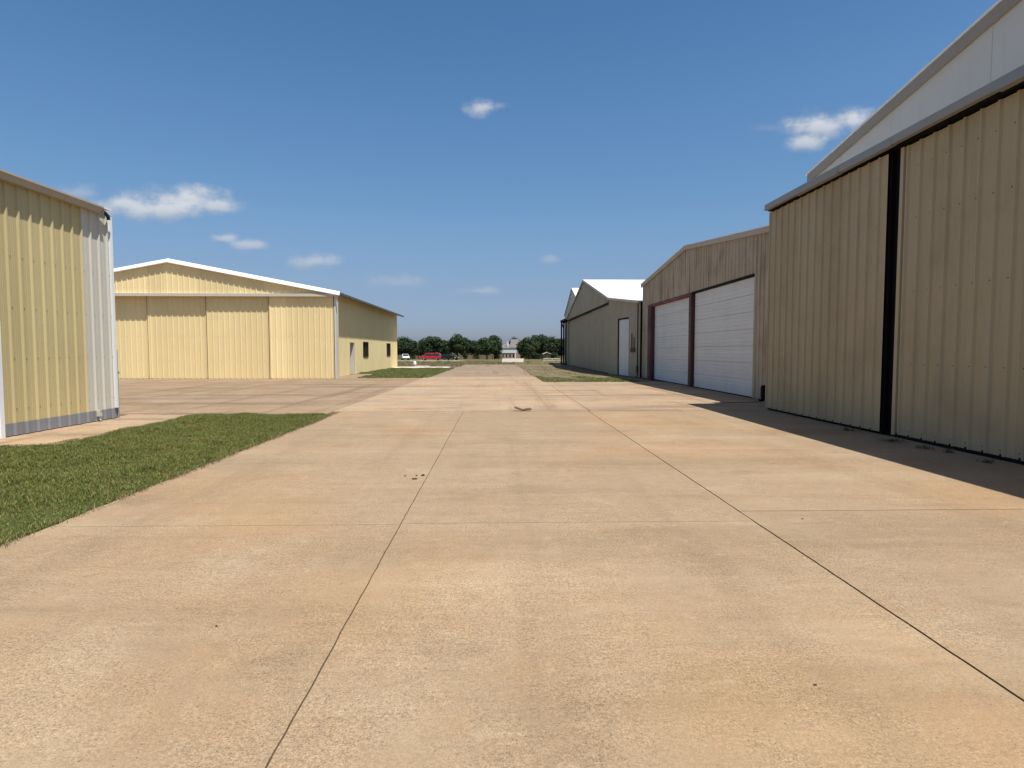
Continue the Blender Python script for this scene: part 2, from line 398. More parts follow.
lawn = [(-16,2.0),(-4.14,2.0),(-4.14,14.7),(-4.6,15.05),(-7.52,15.1),(-7.52,11.0),(-7.75,10.35),(-8.3,10.1),(-16,10.1)]
tag(sheet('lawn', lawn, -.012, M['lawn']), kind='structure')
vis = [(-9.0,2.2),(-4.06,2.2),(-4.04,14.75),(-4.5,15.1),(-7.58,15.15),(-7.5,11.0),(-7.7,10.4),(-8.2,10.2),(-9.0,10.2)]
def ragged(y): return .07*mnoise.noise(Vector((y*1.1,0,0)))+.06*mnoise.noise(Vector((y*5,3,0)))
yy_ = np.linspace(14.75,2.2,90)
vis = [(-9.06,2.2)][:0]+[(-4.05+ragged(y),y) for y in yy_]+[(-9.06,2.2),(-9.06,10.2),(-8.2,10.2+.1*ragged(1)),(-7.7,10.4)]+[(-7.54+ragged(y+30)*1.3,y) for y in np.linspace(11,15.1,30)]+[(-7.5+3.1*f,15.12+ragged(50+f*9)) for f in np.linspace(.05,1,20)]
tag(blades('grass', vis, 420000, .031, .0048, .012, M['blade'], .014, .25), 'short green mown grass beside the concrete lane at left', 'grass', kind='stuff')
edge = [(-4.10,2.4),(-3.98,2.4),(-3.985,14.6),(-4.10,14.6)]
tag(blades('grass', edge, 2600, .05, .005, .002, M['blade_dry'], .004, 1.8), 'straggling straw blades leaning over the lane edge at left', 'grass', kind='stuff')
mid = [(-30,35.4),(-8.0,35.4),(-4.0,35.2),(-3.9,54.5),(-30,54.5)]
mid = [(-9.6,41.4),(-8.2,41.4),(-8.2,35.25),(-4.05,35.25),(-3.85,54.5),(-9.6,54.5)]
tag(sheet('verge', mid, -.01, M['lawn'], step=.8), kind='structure')
tag(blades('grass', mid, 60000, .06, .022, -.01, M['blade_mid'], .02, .5), 'green grass plot beside the far yellow hangar', 'grass', kind='stuff')
dryp = [(2.35,30.4),(8.4,30.4),(8.4,64),(12,90),(2.2,90),(2.15,64)]
tag(sheet('dry_ground', dryp, -.012, M['dry'], step=.8), kind='structure')
tag(blades('grass', [(2.35,30.4),(7.4,30.4),(7.0,34.5),(5.2,36.5),(3.2,35.5),(2.3,38)], 22000, .06, .016, -.012, M['blade_mid'], .01, 1.0), 'thin green grass strip at the edge of the slab before the drab hangar', 'grass', kind='stuff')
tag(blades('grass', [(2.3,38),(5.5,36.5),(7.2,38),(6.6,62),(2.2,62)], 7000, .06, .018, -.012, M['blade_dry'], .01, 1.6), 'sparse dry grass on bare ground before the drab hangar', 'grass', kind='stuff')
tag(blades('grass', [(-30,60.4),(-3.8,60.4),(-3.6,68),(10,68),(12,92),(-30,92)], 60000, .11, .04, -.07, M['blade_dry'], .03, .9), 'rough yellowing field grass beyond the end of the lane', 'grass', kind='stuff')

# ================================================================== NEAR LEFT HANGAR (yellow)
T = thing('hangar', 'yellow ribbed metal hangar beside the grass, with grey-white end ribs and galvanised base strip', 'hangar', (-9,9,0))
X = -9.04; PH = 14.0; LP = .287
def lsheet(s, t): return (1, t) if s > 13.41 else (0, t*.9)
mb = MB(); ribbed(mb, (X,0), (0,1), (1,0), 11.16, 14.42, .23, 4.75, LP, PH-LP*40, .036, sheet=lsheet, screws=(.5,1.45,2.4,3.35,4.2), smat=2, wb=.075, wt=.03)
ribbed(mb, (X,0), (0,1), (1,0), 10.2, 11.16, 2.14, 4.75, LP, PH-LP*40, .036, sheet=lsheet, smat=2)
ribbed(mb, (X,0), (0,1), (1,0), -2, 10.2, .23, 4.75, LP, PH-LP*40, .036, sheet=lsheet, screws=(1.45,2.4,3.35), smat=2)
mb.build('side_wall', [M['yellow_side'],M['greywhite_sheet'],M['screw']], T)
mb = MB()
def gzl(s): return 4.75+.083*(s if s < 9 else 18-s)
ribbed(mb, (X,14.42), (-1,0), (0,1), 0, 18, 0, gzl, LP, .1, extra=(9,)); ribbed(mb, (X,-2), (-1,0), (0,-1), 0, 18, 0, gzl, LP, .1, extra=(9,))
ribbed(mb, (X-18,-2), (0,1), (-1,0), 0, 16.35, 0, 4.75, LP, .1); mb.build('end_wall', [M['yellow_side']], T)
mb = MB(); ribbed(mb, (X+.006,0), (0,1), (1,0), 11.16, 14.43, .015, .245, LP, PH-LP*40, .038, wb=.08, wt=.034)
mb.build('base_strip', M['galv'], T)
mb = MB(); ribbed(mb, (X+.006,0), (0,1), (1,0), -2, 10.2, .015, .245, LP, PH-LP*40, .038)
mb.build('base_strip', M['galv'], T)
mb = MB(); mb.box(X-.02,X+.05,14.36,14.44,.25,4.7); mb.box(X-.08,X-.02,14.42,14.444,.25,4.7); mb.build('corner_trim', M['white_trim'], T)
mb = MB()
# eave gutter: box with a rolled lip and hangers
mb.prism([(X-.02,-2.1,4.69),(X+.13,-2.1,4.69),(X+.175,-2.1,4.80),(X+.19,-2.1,4.80),(X+.19,-2.1,4.835),(X+.15,-2.1,4.835),(X+.11,-2.1,4.715),(X-.02,-2.1,4.715)], (0,16.05,0))
mb.box(X-.02,X+.17,13.95,13.962,4.69,4.83)
mb.build('gutter', M['beige_trim'], T)
mb = MB(); mb.prism([(X+.06,-2.12,4.845),(X+.06,14.42,4.845),(-18,14.44,5.66),(-18,-2.12,5.66)],(0,0,.035)); mb.prism([(X-18.1,-2.12,4.845),(X-18.1,14.44,4.845),(-18,14.44,5.66),(-18,-2.12,5.66)],(0,0,.035)); mb.build('roof', M['white_roof'], T)
mb = MB(); mb.tube([(X+.09,13.99,4.76),(X+.10,14.10,4.74),(X+.10,14.22,4.68),(X+.1,14.24,4.60)], .04, 10); mb.build('gutter_outlet', M['dark_steel'], T)
D = MB(); D.box(X-.04,X+.006,10.27,11.06,.03,2.05); D.box(X+.006,X+.012,10.4,10.93,.2,.9); D.box(X+.006,X+.012,10.4,10.93,1.05,1.9)
do = D.build('door', M['white_trim'], T)
mb = MB(); mb.box(X-.06,X+.035,11.06,11.155,0,2.13); mb.box(X-.06,X+.035,10.2,10.27,0,2.13); mb.box(X-.06,X+.033,10.27,11.06,2.05,2.13); mb.build('frame', M['white_trim'], do)
mb = MB(); mb.tube([(X+.0,10.98,1.0),(X+.07,10.98,1.0),(X+.07,10.87,1.0)], .014); mb.build('handle', M['black_steel'], do)
mb = MB(); mb.box(X+.04,X+.11,13.66,13.75,.12,.25); mb.box(X+.05,X+.12,13.675,13.735,.25,.263); mb.tube([(X+.075,13.705,.12),(X+.075,13.70,.06),(X+.12,13.68,.03)], .014); mb.build('outlet_box', M['cream_trim'], T)
mb = MB(); mb.tube([(X-.0,14.49,.0),(X-.0,14.49,1.62)], .03, 10); mb.box(X-.05,X+.04,14.45,14.53,1.05,1.1); mb.build('conduit', M['pipe'], T)

# ================================================================== FAR LEFT HANGAR (yellow, sliding doors)
T = thing('hangar', 'large yellow gabled hangar with four sliding door leaves and white rake trim across the apron', 'hangar', (-18.4,45,0))
xl, xr, xc = -27.6, -9.1, -18.4; Y0 = 34.4; zr, ze = 6.55, 4.78; YP = .31
sl = (zr-ze)/(xr-xc)
def gz(x): return zr-abs(x-xc)*sl
mb = MB(); ribbed(mb, (0,Y0), (1,0), (0,-1), xl, xr, 4.72, lambda s: max(gz(s),4.725), YP, xr-.12, .034, extra=(xc,), screws=(5.1,5.9), smat=1)
mb.build('gable_wall', [M['yellow'],M['screw']], T)
mb = MB(); mb.box(xl,xr+.05,Y0-.13,Y0+.02,4.70,4.80); mb.box(xl,xr+.05,Y0-.02,Y0+.4,4.80,4.815); mb.box(xl,xr+.05,Y0-.132,Y0-.12,4.64,4.70)
mb.build('door_track', M['cream_trim'], T)
leafs = [(-27.4,-23.4,34.72),(-23.5,-19.72,34.72),(-19.76,-16.38,34.64),(-16.42,-12.85,34.56),(-12.89,-9.27,34.47)]
for i,(a,b_,y) in enumerate(leafs):
    mb = MB()
    def sh(s,t,i=i): return (0, (1.0 if (i==4 and s < -12.85+.95) else t*.55))
    ribbed(mb, (0,y), (1,0), (0,-1), a+.03, b_-.03, .03, 4.74, YP, b_-.15, .03, sheet=sh, seed=i*5, screws=(1.0,2.4,3.8))
    mb.box(a,a+.03,y-.035,y+.03,.02,4.74); mb.box(b_-.03,b_,y-.035,y+.03,.02,4.74); mb.box(a+.03,b_-.03,y+.002,y+.03,.0,.04)
    mb.box(b_-.002,b_+.03,y+.001,y+.028,.03,4.74,2); mb.box(a-.03,a+.002,y+.001,y+.028,.03,4.74,2)
    mb.build('door_leaf', [M['yellow'],M['screw'],M['dark_gap']], T)
# rake trim + roof
mb = MB()
for sgn, xe in ((1,xr+.22),(-1,xl-.3)):
    zt = lambda x: gz(x)+.14
    mb.prism([(xc,Y0-.02,zt(xc)+.05),(xc,Y0-.19,zt(xc)-.14),(xc,Y0-.19,zt(xc)-.18),(xc,Y0-.02,zt(xc)-.18)], (xe-xc,0,zt(xe)-zt(xc)))
mb.build('rake_trim', M['white_trim'], T)
mb = MB(); xe = -9.04
for xe2 in (xe, xl-.55):
    mb.prism([(xc,Y0-.02,gz(xc)+.15),(xe2,Y0-.02,gz(xe2)+.15),(xe2,58.7,gz(xe2)+.15),(xc,58.7,gz(xc)+.15)], (0,0,.045))
mb.build('roof', M['white_roof'], T)
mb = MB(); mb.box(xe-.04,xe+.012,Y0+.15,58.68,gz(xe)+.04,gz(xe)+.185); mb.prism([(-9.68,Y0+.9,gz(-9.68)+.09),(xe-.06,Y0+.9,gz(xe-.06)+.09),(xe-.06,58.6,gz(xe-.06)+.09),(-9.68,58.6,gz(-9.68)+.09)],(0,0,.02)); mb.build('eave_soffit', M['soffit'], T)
# side wall with openings
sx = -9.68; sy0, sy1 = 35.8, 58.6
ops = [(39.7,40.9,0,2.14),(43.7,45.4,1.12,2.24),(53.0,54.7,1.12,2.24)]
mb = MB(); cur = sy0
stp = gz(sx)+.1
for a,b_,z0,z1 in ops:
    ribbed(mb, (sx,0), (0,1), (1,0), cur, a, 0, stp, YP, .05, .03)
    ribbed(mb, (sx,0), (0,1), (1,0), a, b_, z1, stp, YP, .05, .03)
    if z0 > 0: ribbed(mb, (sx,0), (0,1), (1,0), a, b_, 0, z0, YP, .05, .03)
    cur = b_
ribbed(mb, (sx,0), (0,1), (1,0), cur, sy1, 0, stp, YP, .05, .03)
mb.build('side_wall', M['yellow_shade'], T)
mb = MB(); mb.box(-9.22,-9.14,34.42,35.0,0,4.74); mb.box(-9.7,-9.22,34.96,35.0,0,4.72); mb.build('corner_trim', M['yh_trim'], T)
mb = MB(); mb.box(-9.27,-9.225,34.50,34.8,0,4.7); mb.build('door_post', M['dark_steel'], T)
mb = MB(); ribbed(mb, (0,sy1), (1,0), (0,1), xl, sx, 0, lambda s: gz(s)+.1, YP, 0., .03, extra=(xc,)); ribbed(mb, (xl,34.75), (0,1), (-1,0), 0, sy1-34.75, 0, gz(xl)+.1, YP, 0., .03); mb.build('end_wall', M['yellow'], T)
D = MB(); D.box(sx-.28,sx-.23,39.77,40.83,.02,2.1); do = D.build('door', M['grey_door'], T)
mb = MB(); mb.box(sx-.3,sx+.04,39.65,39.73,0,2.18); mb.box(sx-.3,sx+.04,40.87,40.95,0,2.18); mb.box(sx-.3,sx+.038,39.73,40.87,2.11,2.18); mb.build('frame', M['cream_trim'], do)
mb = MB(); mb.tube([(sx-.23,39.9,1.02),(sx-.17,39.9,1.02),(sx-.17,40.02,1.02)], .014); mb.build('handle', M['dark_steel'], do)
for a,b_,z0,z1 in ops[1:]:
    w = MB(); w.box(sx-.10,sx-.085,a+.05,b_-.05,z0+.05,z1-.05); wo = w.build('window', M['glass'], T)
    mb = MB()
    for q in ((a,a+.06,z0,z1),(b_-.06,b_,z0,z1),((a+b_)/2-.025,(a+b_)/2+.025,z0+.05,z1-.05)): mb.box(sx-.12,sx+.04,q[0],q[1],q[2],q[3])
    mb.box(sx-.12,sx+.04,a+.06,b_-.06,z1-.06,z1); mb.box(sx-.12,sx+.05,a+.06,b_-.06,z0,z0+.06); mb.build('frame', M['bronze'], wo)
    mb = MB(); mb.box(sx-.084,sx-.079,(a+b_)/2+.08,(a+b_)/2+.38,z0+.1,z1-.1); mb.build('blind', M['blind'], wo)

# ================================================================== NEAR RIGHT HANGAR (tan, sliding doors, grey gable)
T = thing('hangar', 'tall tan hangar with black track and grey flat gable, closest building on the right', 'hangar', (7.3,8,0))
XF = 7.16; XP = 8.38; yf, yn, yk = 16.05, -.6, 7.75; RP = .328
zk, zc = 7.70, 6.28
def hz(y): return zc+(zk-zc)*((yf-y)/(yf-yk) if y > yk else (y-yn)/(yk-yn))
mb = MB(); ribbed(mb, (7.32,0), (0,1), (-1,0), 11.25, 16.12, .05, 5.27, RP, 15.75, .034, screws=(.14,1.35,2.65,3.95,4.85), smat=1); 
mb.build('door_leaf', [M['tan_door'],M['screw']], T)
mb = MB(); ribbed(mb, (7.40,0), (0,1), (-1,0), 5.2, 10.92, .05, 5.27, RP, 8.51, .034, screws=(.14,1.35,2.65,3.95,4.85), smat=1, seed=3); mb.box(7.345,7.43,10.86,10.945,.04,5.27,0,1.)
mb.build('door_leaf', [M['tan_door'],M['screw']], T)
mb = MB(); ribbed(mb, (7.34,0), (0,1), (-1,0), -.5, 5.24, .05, 5.27, RP, 2., .034, seed=9); mb.build('door_leaf', [M['tan_door'],M['screw']], T)
mb = MB(); mb.box(7.44,7.64,10.93,11.25,0,5.3); mb.box(7.36,7.9,11.2,11.4,0,5.25); mb.build('door_post', M['black_steel'], T)
mb = MB(); mb.box(7.24,7.6,yn,yf+.02,5.30,5.36); mb.box(7.45,7.6,yn,yf,5.0,5.30); mb.build('door_track', M['black_steel'], T)
mb = MB(); mb.box(7.36,7.47,-.5,16.1,0,.052)
k = 15.75
while k > -.4:
    mb.box(7.285 if k > 11 else 7.365, 7.40, k-.02,k+.02,.02,.085); k -= RP
mb.build('door_sill', M['black_steel'], T)
# flat grey gable with folded lower lip, lap joints
mb = MB(); 
def panel(y0,y1,dx,t):
    pts = [(XP+dx,y0,5.45),(XP+dx,y1,5.45)]+[(XP+dx,y1,hz(y1)-.02)]+([(XP+dx,yk,hz(yk)-.02)] if y0 < yk < y1 else [])+[(XP+dx,y0,hz(y0)-.02)]
    mb.prism(pts, (.03,0,0), 0, t)
yy = [yn,1.2,4.2,7.2,10.25,13.3,yf]
for i,(a,b_) in enumerate(zip(yy,yy[1:])): panel(a+.001,b_-.001 if i<5 else b_,.005*(i%2),(.4,.5,.45,.5,.42,.5)[i])
mb.build('gable_panel', M['grey_panel'], T)
mb = MB()
segs = [(-.6,2.4),(2.4,5.6),(5.6,8.6),(8.6,10.9),(10.9,12.6),(12.6,14.4),(14.4,16.04)]
for i,(a,b_) in enumerate(segs):
    d = .012*((i*7)%3); mb.prism([(XF-.03-d,a,5.33-d),(XF-.018-d,a,5.33-d),(XF-.006,a,5.47),(XF-.02,a,5.47)], (0,b_-a+.02,0), 0, .3+.1*i); mb.box(XF-.03-d,XF+.07,a,b_+.02,5.318-d,5.33-d,0,.4)
mb.build('gable_lip', M['lip'], T)
mb = MB(); mb.prism([(XF-.015,yn,5.462),(XF-.015,yf,5.462),(XP,yf,5.60),(XP,yn,5.60)], (0,0,.012)); mb.box(XF+.1,XP,yf-.03,yf-.005,5.28,5.455); mb.build('door_canopy', M['grey_panel'], T)
mb = MB()
for a,b_ in ((yk,yf+.10),(yk,yn-.1)):
    mb.prism([(XP-.07,a,hz(a)+.03),(XP-.07,b_,hz(b_)+.03),(XP-.07,b_,hz(b_)-.17),(XP-.07,a,hz(a)-.19)], (.065,0,0), 0, .5)
mb.build('rake_trim', M['brown_trim'], T)
mb = MB()
for b_ in (yf+.16,yn-.16): mb.prism([(XP-.09,yk,hz(yk)+.035),(XP-.09,b_,hz(b_)+.035),(32,b_,hz(b_)+.035),(32,yk,hz(yk)+.035)], (0,0,.04))
mb.build('roof', M['white_roof'], T)
mb = MB(); ribbed(mb, (0,yf+.06), (1,0), (0,1), 7.5, XP, 0, 5.4, RP, 0.); ribbed(mb, (0,yf+.06), (1,0), (0,1), XP, 31.8, 0, 6.32, RP, 0.); ribbed(mb, (0,yn), (1,0), (0,-1), 7.5, XP, 0, 5.4, RP, 0.); ribbed(mb, (0,yn), (1,0), (0,-1), XP, 31.8, 0, 6.32, RP, 0.); ribbed(mb, (31.8,0), (0,1), (1,0), yn, yf+.06, 0, lambda s: hz(min(s,yf)), RP, 0., extra=(yk,)); mb.build('outer_wall', [M['tan']], T)
mb = MB(); mb.box(7.36,7.52,16.08,16.125,0,5.36); mb.build('corner_trim', M['tan_door'], T)

# ================================================================== SECOND RIGHT HANGAR (two overhead doors)
T = thing('hangar', 'weathered tan hangar with two white overhead doors in red steel framing', 'hangar', (8.5,26,0))
XB = 8.5; bf, bn, bk = 35.0, 16.16, 26.95
zbk, zbf, zbn = 6.14, 5.31, 5.14
def bz(y): return zbf+(zbk-zbf)*(bf-y)/(bf-bk) if y > bk else zbk-(bk-y)*.1
BP = .30
mb = MB()
ribbed(mb, (XB,0), (0,1), (-1,0), bn, bf, 4.14, lambda s: bz(s), BP, .1, .03, extra=(bk,), screws=(4.6,5.3), smat=1, sheet=lambda s,t: (0, .2+.8*(math.sin(math.floor((s-.25)/BP)*12.9898)*43758.5453 % 1)))
ribbed(mb, (XB,0), (0,1), (-1,0), bn, 19.75, .02, 4.14, BP, .1, .03, screws=(1.2,2.4,3.6), smat=1)
ribbed(mb, (XB,0), (0,1), (-1,0), 33.75, bf, .02, 4.14, BP, .1, .03, smat=1)
mb.build('front_wall', [M['tan_old'],M['screw']], T)
def overhead(y0, y1, ztop, xd):
    mb = MB(); prof = []; z = .03; ns = 7; hs = (ztop-.03)/ns
    for i in range(ns):
        zb = z+i*hs
        prof += [(0.0,zb+.012),(0.0,zb+hs*.20)]
        for q in (.25,.5,.75): prof += [(0.,zb+hs*(q-.035)),(.010,zb+hs*(q-.02)),(.010,zb+hs*(q+.02)),(0.,zb+hs*(q+.035))]
        prof += [(0.0,zb+hs-.012),(.03,zb+hs-.008),(.03,zb+hs+.008)]
    rr = random.Random(int(y0*10))
    for i,((a,za),(b,zb)) in enumerate(zip(prof,prof[1:])):
        if zb-za < 1e-5: continue
        mb.face([(xd+a,y1,za),(xd+a,y0,za),(xd+b,y0,zb),(xd+b,y1,zb)], 0, rr.random())
    mb.box(xd-.005,xd+.05,y0,y1,.0,.04,1)
    return mb
d1 = overhead(26.42,32.78,4.0,XB+.14); o = d1.build('overhead_door', [M['white_door'],M['black_steel']], T)
d2 = overhead(19.86,25.92,4.06,XB+.08); o = d2.build('overhead_door', [M['white_door'],M['black_steel']], T)
mb = MB(); mb.box(XB-.02,XB+.2,32.78,33.72,0,4.12); mb.box(XB-.05,XB-.02,32.9,33.0,0,4.12); mb.build('door_jamb', M['dark_red'], T)
mb = MB(); mb.box(XB-.04,XB+.2,25.98,26.40,0,4.12); mb.box(XB-.07,XB-.04,25.98,26.06,0,4.12); mb.build('door_post', M['dark_red'], T)
mb = MB(); mb.box(XB-.035,XB+.2,26.40,33.75,3.99,4.12,); mb.build('lintel', M['red_steel'], T)
mb = MB(); mb.box(XB-.03,XB+.25,19.78,25.98,4.07,4.135); mb.box(XB+.04,XB+.2,19.77,19.85,0,4.1); mb.build('door_track', M['black_steel'], T)
mb = MB()
for a,b_ in ((bk,bf+.12),(bk,bn)):
    mb.prism([(XB-.1,a,bz(a)+.13),(XB-.1,b_,bz(b_)+.13),(XB-.1,b_,bz(b_)-.04),(XB-.1,a,bz(a)-.04)], (.075,0,0))
mb.build('rake_trim', M['beige_trim'], T)
mb = MB()
for b_ in (bf+.14,bn): mb.prism([(XB-.12,bk,bz(bk)+.135),(XB-.12,b_,bz(b_)+.135),(30,b_,bz(b_)+.135),(30,bk,bz(bk)+.135)], (0,0,.035))
mb.build('roof', M['white_roof'], T)
mb = MB(); ribbed(mb, (0,bf), (1,0), (0,1), XB, 30, 0, zbf+.1, BP, 0.); ribbed(mb, (30,0), (0,1), (1,0), bn, bf, 0, bz, BP, 0., extra=(bk,)); ribbed(mb, (0,bn), (1,0), (0,-1), XB, 30, 0, bz(bn), BP, 0.); mb.build('outer_wall', M['tan_old'], T)
mb = MB(); mb.tube([(XB-.09,16.6,5.0),(XB-.09,18.9,.55),(XB-.09,18.9,.06)] if False else [(XB-.09,18.72,.5),(XB-.09,18.72,.04),(XB-.2,18.72,.03)], .06, 10); mb.box(XB-.14,XB-.02,18.64,18.80,.1,.45); mb.build('drain_pipe', M['black_steel'], T)

# ================================================================== THIRD RIGHT HANGAR (drab, white roof, lean-to)
T = thing('hangar', 'drab tan hangar with bright white roof, lean-to and dark door-track frame at its far end', 'hangar', (7.5,52,0))
XH = 7.55; hf, hn, hk = 64.6, 40.7, 52.2
def cz(y): return 7.62-abs(y-hk)*(7.62-5.14)/(hk-hn)
mb = MB(); ribbed(mb, (XH,0), (0,1), (-1,0), hn, hf, 4.86, cz, .33, .1, .03, extra=(hk,)); mb.build('gable_wall', [M['tan_green']], T)
mb = MB(); mb.box(XH-.03,XH+.3,hn,hf+4.8,4.76,4.86); mb.build('door_track', M['black_steel'], T)
for i,(a,b_,x) in enumerate(((hn+.05,48.7,.16),(48.6,56.6,.22),(56.5,hf,.28))):
    mb = MB(); ribbed(mb, (XH+x,0), (0,1), (-1,0), a, b_, .04, 4.8, .33, .1, .03, seed=i*3); mb.box(XH+x-.03,XH+x+.02,a,a+.04,.03,4.78); mb.build('door_leaf', M['tan_green'], T)
mb = MB(); ribbed(mb, (0,hn), (1,0), (0,-1), XH+.02, 30, 0, 5.1, .33, .1, .03); ribbed(mb, (0,hf), (1,0), (0,1), XH+.02, 30, 0, 5.0, .33, .1, .03); ribbed(mb, (30,0), (0,1), (1,0), hn, hf, 0, cz, .33, .1, extra=(hk,)); mb.build('outer_wall', M['tan_green'], T)
mb = MB()
for b_ in (hn-.12,hf+.12): mb.prism([(XH-.12,hk,cz(hk)+.06),(XH-.12,b_,cz(b_)+.06),(30.2,b_,cz(b_)+.06),(30.2,hk,cz(hk)+.06)], (0,0,.05))
mb.build('roof', M['white_roof'], T)
mb = MB()
for b_ in (hn-.1,hf+.1): mb.prism([(XH-.14,hk,cz(hk)+.09),(XH-.14,b_,cz(b_)+.09),(XH-.14,b_,cz(b_)-.07),(XH-.14,hk,cz(hk)-.07)], (.05,0,0))
mb.build('rake_trim', M['tan_green'], T)
# lean-to on the near side: its wall slants back from the hangar corner
P0 = Vector((XH+.02,hn,0)); P1 = Vector((8.36,34.94,0)); LD = (P1-P0).normalized(); LN = Vector((LD.y,-LD.x,0)); LL = (P1-P0).length
if LN.x > 0: LN = -LN
def lz(s): return 5.10+(4.42-5.10)*s/LL
def lp(s, out, z): return tuple(P0+LD*s+LN*out+Vector((0,0,z)))
mb = MB()
for a,b_,z0_ in ((0,2.0,.02),(2.0,3.9,3.60),(3.9,LL,.02)): ribbed(mb, P0[:2], LD[:2], LN[:2], a, b_, z0_, lz, .33, .1, .03)
mb.build('lean_to_wall', [M['tan_green']], T)
mb = MB(); mb.prism([lp(-.1,.12,lz(-.1)+.03),lp(LL,.12,lz(LL)+.03),(29.8,P1.y,lz(LL)+.03),(29.8,hn,lz(0)+.03)], (0,0,.05)); mb.build('lean_to_roof', M['white_roof'], T)
mb = MB(); mb.prism([lp(0,.15,lz(0)+.085),lp(LL,.15,lz(LL)+.085),lp(LL,.15,lz(LL)-.06),lp(0,.15,lz(0)-.06)], tuple(-LN*.028)); mb.build('rake_trim', M['cream_trim'], T)
mb = MB(); rr = random.Random(4); z = .03
while z < 3.5:
    z2 = min(z+.59,3.55); t = rr.random()
    for za,zb in ((z,z2-.02),):
        mb.prism([lp(2.08,-.02,za),lp(3.88,-.02,za),lp(3.88,-.02,zb),lp(2.08,-.02,zb)], tuple(-LN*.03), 0, t)
    mb.prism([lp(2.08,-.03,z2-.02),lp(3.88,-.03,z2-.02),lp(3.88,-.03,z2),lp(2.08,-.03,z2)], tuple(-LN*.02), 0, 0.); z = z2
o = mb.build('overhead_door', [M['white_door']], T)
mb = MB(); mb.prism([lp(1.98,.03,0),lp(2.09,.03,0),lp(2.09,.03,3.64),lp(1.98,.03,3.64)], tuple(-LN*.08)); mb.prism([lp(2.09,.03,3.55),lp(3.92,.03,3.55),lp(3.92,.03,3.64),lp(2.09,.03,3.64)], tuple(-LN*.08)); mb.build('frame', M['black_steel'], o)
mb = MB(); mb.prism([lp(4.45,.04,1.5),lp(5.1,.04,1.5),lp(5.1,.04,1.75),lp(4.45,.04,1.75)], tuple(LN*.05)); mb.prism([lp(4.5,.04,1.75),lp(4.6,.04,1.75),lp(4.6,.04,2.6),lp(4.5,.04,2.6)], tuple(LN*.02)); mb.prism([lp(4.9,.04,1.75),lp(5.0,.04,1.75),lp(5.0,.04,2.4),lp(4.9,.04,2.4)], tuple(LN*.02)); mb.build('rusty_bracket', M['rust'], T)
mb = MB(); mb.tube([(8.26,35.15,4.4),(8.26,35.15,.1),(8.16,35.1,.04)], .035, 8); mb.box(8.2,8.3,35.1,35.2,.3,.7); mb.build('downspout', M['dark_steel'], T)
# outrigger frame that carries the door track past the far corner
for y in (64.75,66.9,69.3):
    mb = MB(); mb.box(7.36,7.52,y-.08,y+.08,-.06,5.0); mb.build('track_post', M['black_steel'], T)
mb = MB(); mb.box(7.30,7.58,64.7,69.4,4.86,5.04); mb.tube([(7.44,66.9,3.9),(7.44,69.3,4.9)], .05); mb.tube([(7.44,66.9,2.6),(7.44,69.3,2.6)], .04); mb.build('track_beam', M['black_steel'], T)

# ================================================================== FOURTH RIGHT HANGAR (peeking out behind)
T = thing('hangar', 'farthest grey gabled hangar peeking out behind the drab white-roofed hangar', 'hangar', (8.6,70,0))
XG = 8.5
def ez(y): return 8.55-abs(y-68.0)*.36
mb = MB(); ribbed(mb, (XG,0), (0,1), (-1,0), 64.9, 75.2, -.06, ez, .33, 0., .03, extra=(68.0,)); ribbed(mb, (0,75.2), (1,0), (0,1), XG, 24, -.06, 5.9, .33, 0.); ribbed(mb, (0,64.9), (1,0), (0,-1), XG, 24, -.06, 7.4, .33, 0.); mb.build('gable_wall', M['grey_panel'], T)
mb = MB()
for b_ in (64.75,75.4): mb.prism([(XG-.06,68.0,ez(68)+.03),(XG-.06,b_,ez(b_)+.03),(24.2,b_,ez(b_)+.03),(24.2,68.0,ez(68)+.03)], (0,0,.06))
mb.build('roof', M['white_roof'], T)
mb = MB()
for b_ in (64.75,75.4): mb.prism([(XG-.1,68.0,ez(68)+.09),(XG-.1,b_,ez(b_)+.09),(XG-.1,b_,ez(b_)-.12),(XG-.1,68.0,ez(68)-.12)], (.035,0,0))
mb.build('rake_trim', M['tan_green'], T)

# ================================================================== SMALL THINGS ON THE GROUND
def clod(label, x, y, w, h, mat, name='debris', cat='debris', group=None, seed=0):
    bm = bmesh.new(); bmesh.ops.create_icosphere(bm, subdivisions=2, radius=1)
    for v in bm.verts:
        d = 1+.45*mnoise.noise(v.co*1.7+Vector((seed*3.1,0,0)))
        v.co = Vector((v.co.x*w*d, v.co.y*w*.6*d, max(0,v.co.z*h*d+h*.35)))
    me = bpy.data.meshes.new(name); bm.to_mesh(me); bm.free(); me.materials.append(mat)
    o = bpy.data.objects.new(name, me); COL.objects.link(o); o.location = (x,y,.001); return tag(o, label, cat, group)
M['clod'] = plain('dark_clod', (.05,.032,.022), .95, 0, .4, 20)
clod('largest dark dirt clod in the row beside the left pavement joint', -1.03,7.42,.040,.011,M['clod'],seed=1,group='dirt clods beside the left joint')
clod('rounded dark dirt clod touching the left pavement joint', -.95,7.62,.028,.014,M['clod'],seed=2,group='dirt clods beside the left joint')
clod('tiny dark dirt clod just behind the largest clod of the row', -1.03,7.62,.015,.009,M['clod'],seed=3,group='dirt clods beside the left joint')
clod('tiny dirt clod farthest left from the left pavement joint', -1.17,7.60,.014,.008,M['clod'],seed=4,group='dirt clods beside the left joint')
clod('small dark pebble alone on the near left concrete slab', -1.63,3.44,.007,.006,M['clod'],'pebble','pebble',seed=5)
clod('small dark pebble on the near middle concrete slab', 1.52,2.75,.009,.004,M['clod'],'pebble','pebble',seed=6)
clod('small dark pebble near the cross joint right of the lane joint', 2.9,5.55,.010,.006,M['clod'],'pebble','pebble',seed=7)
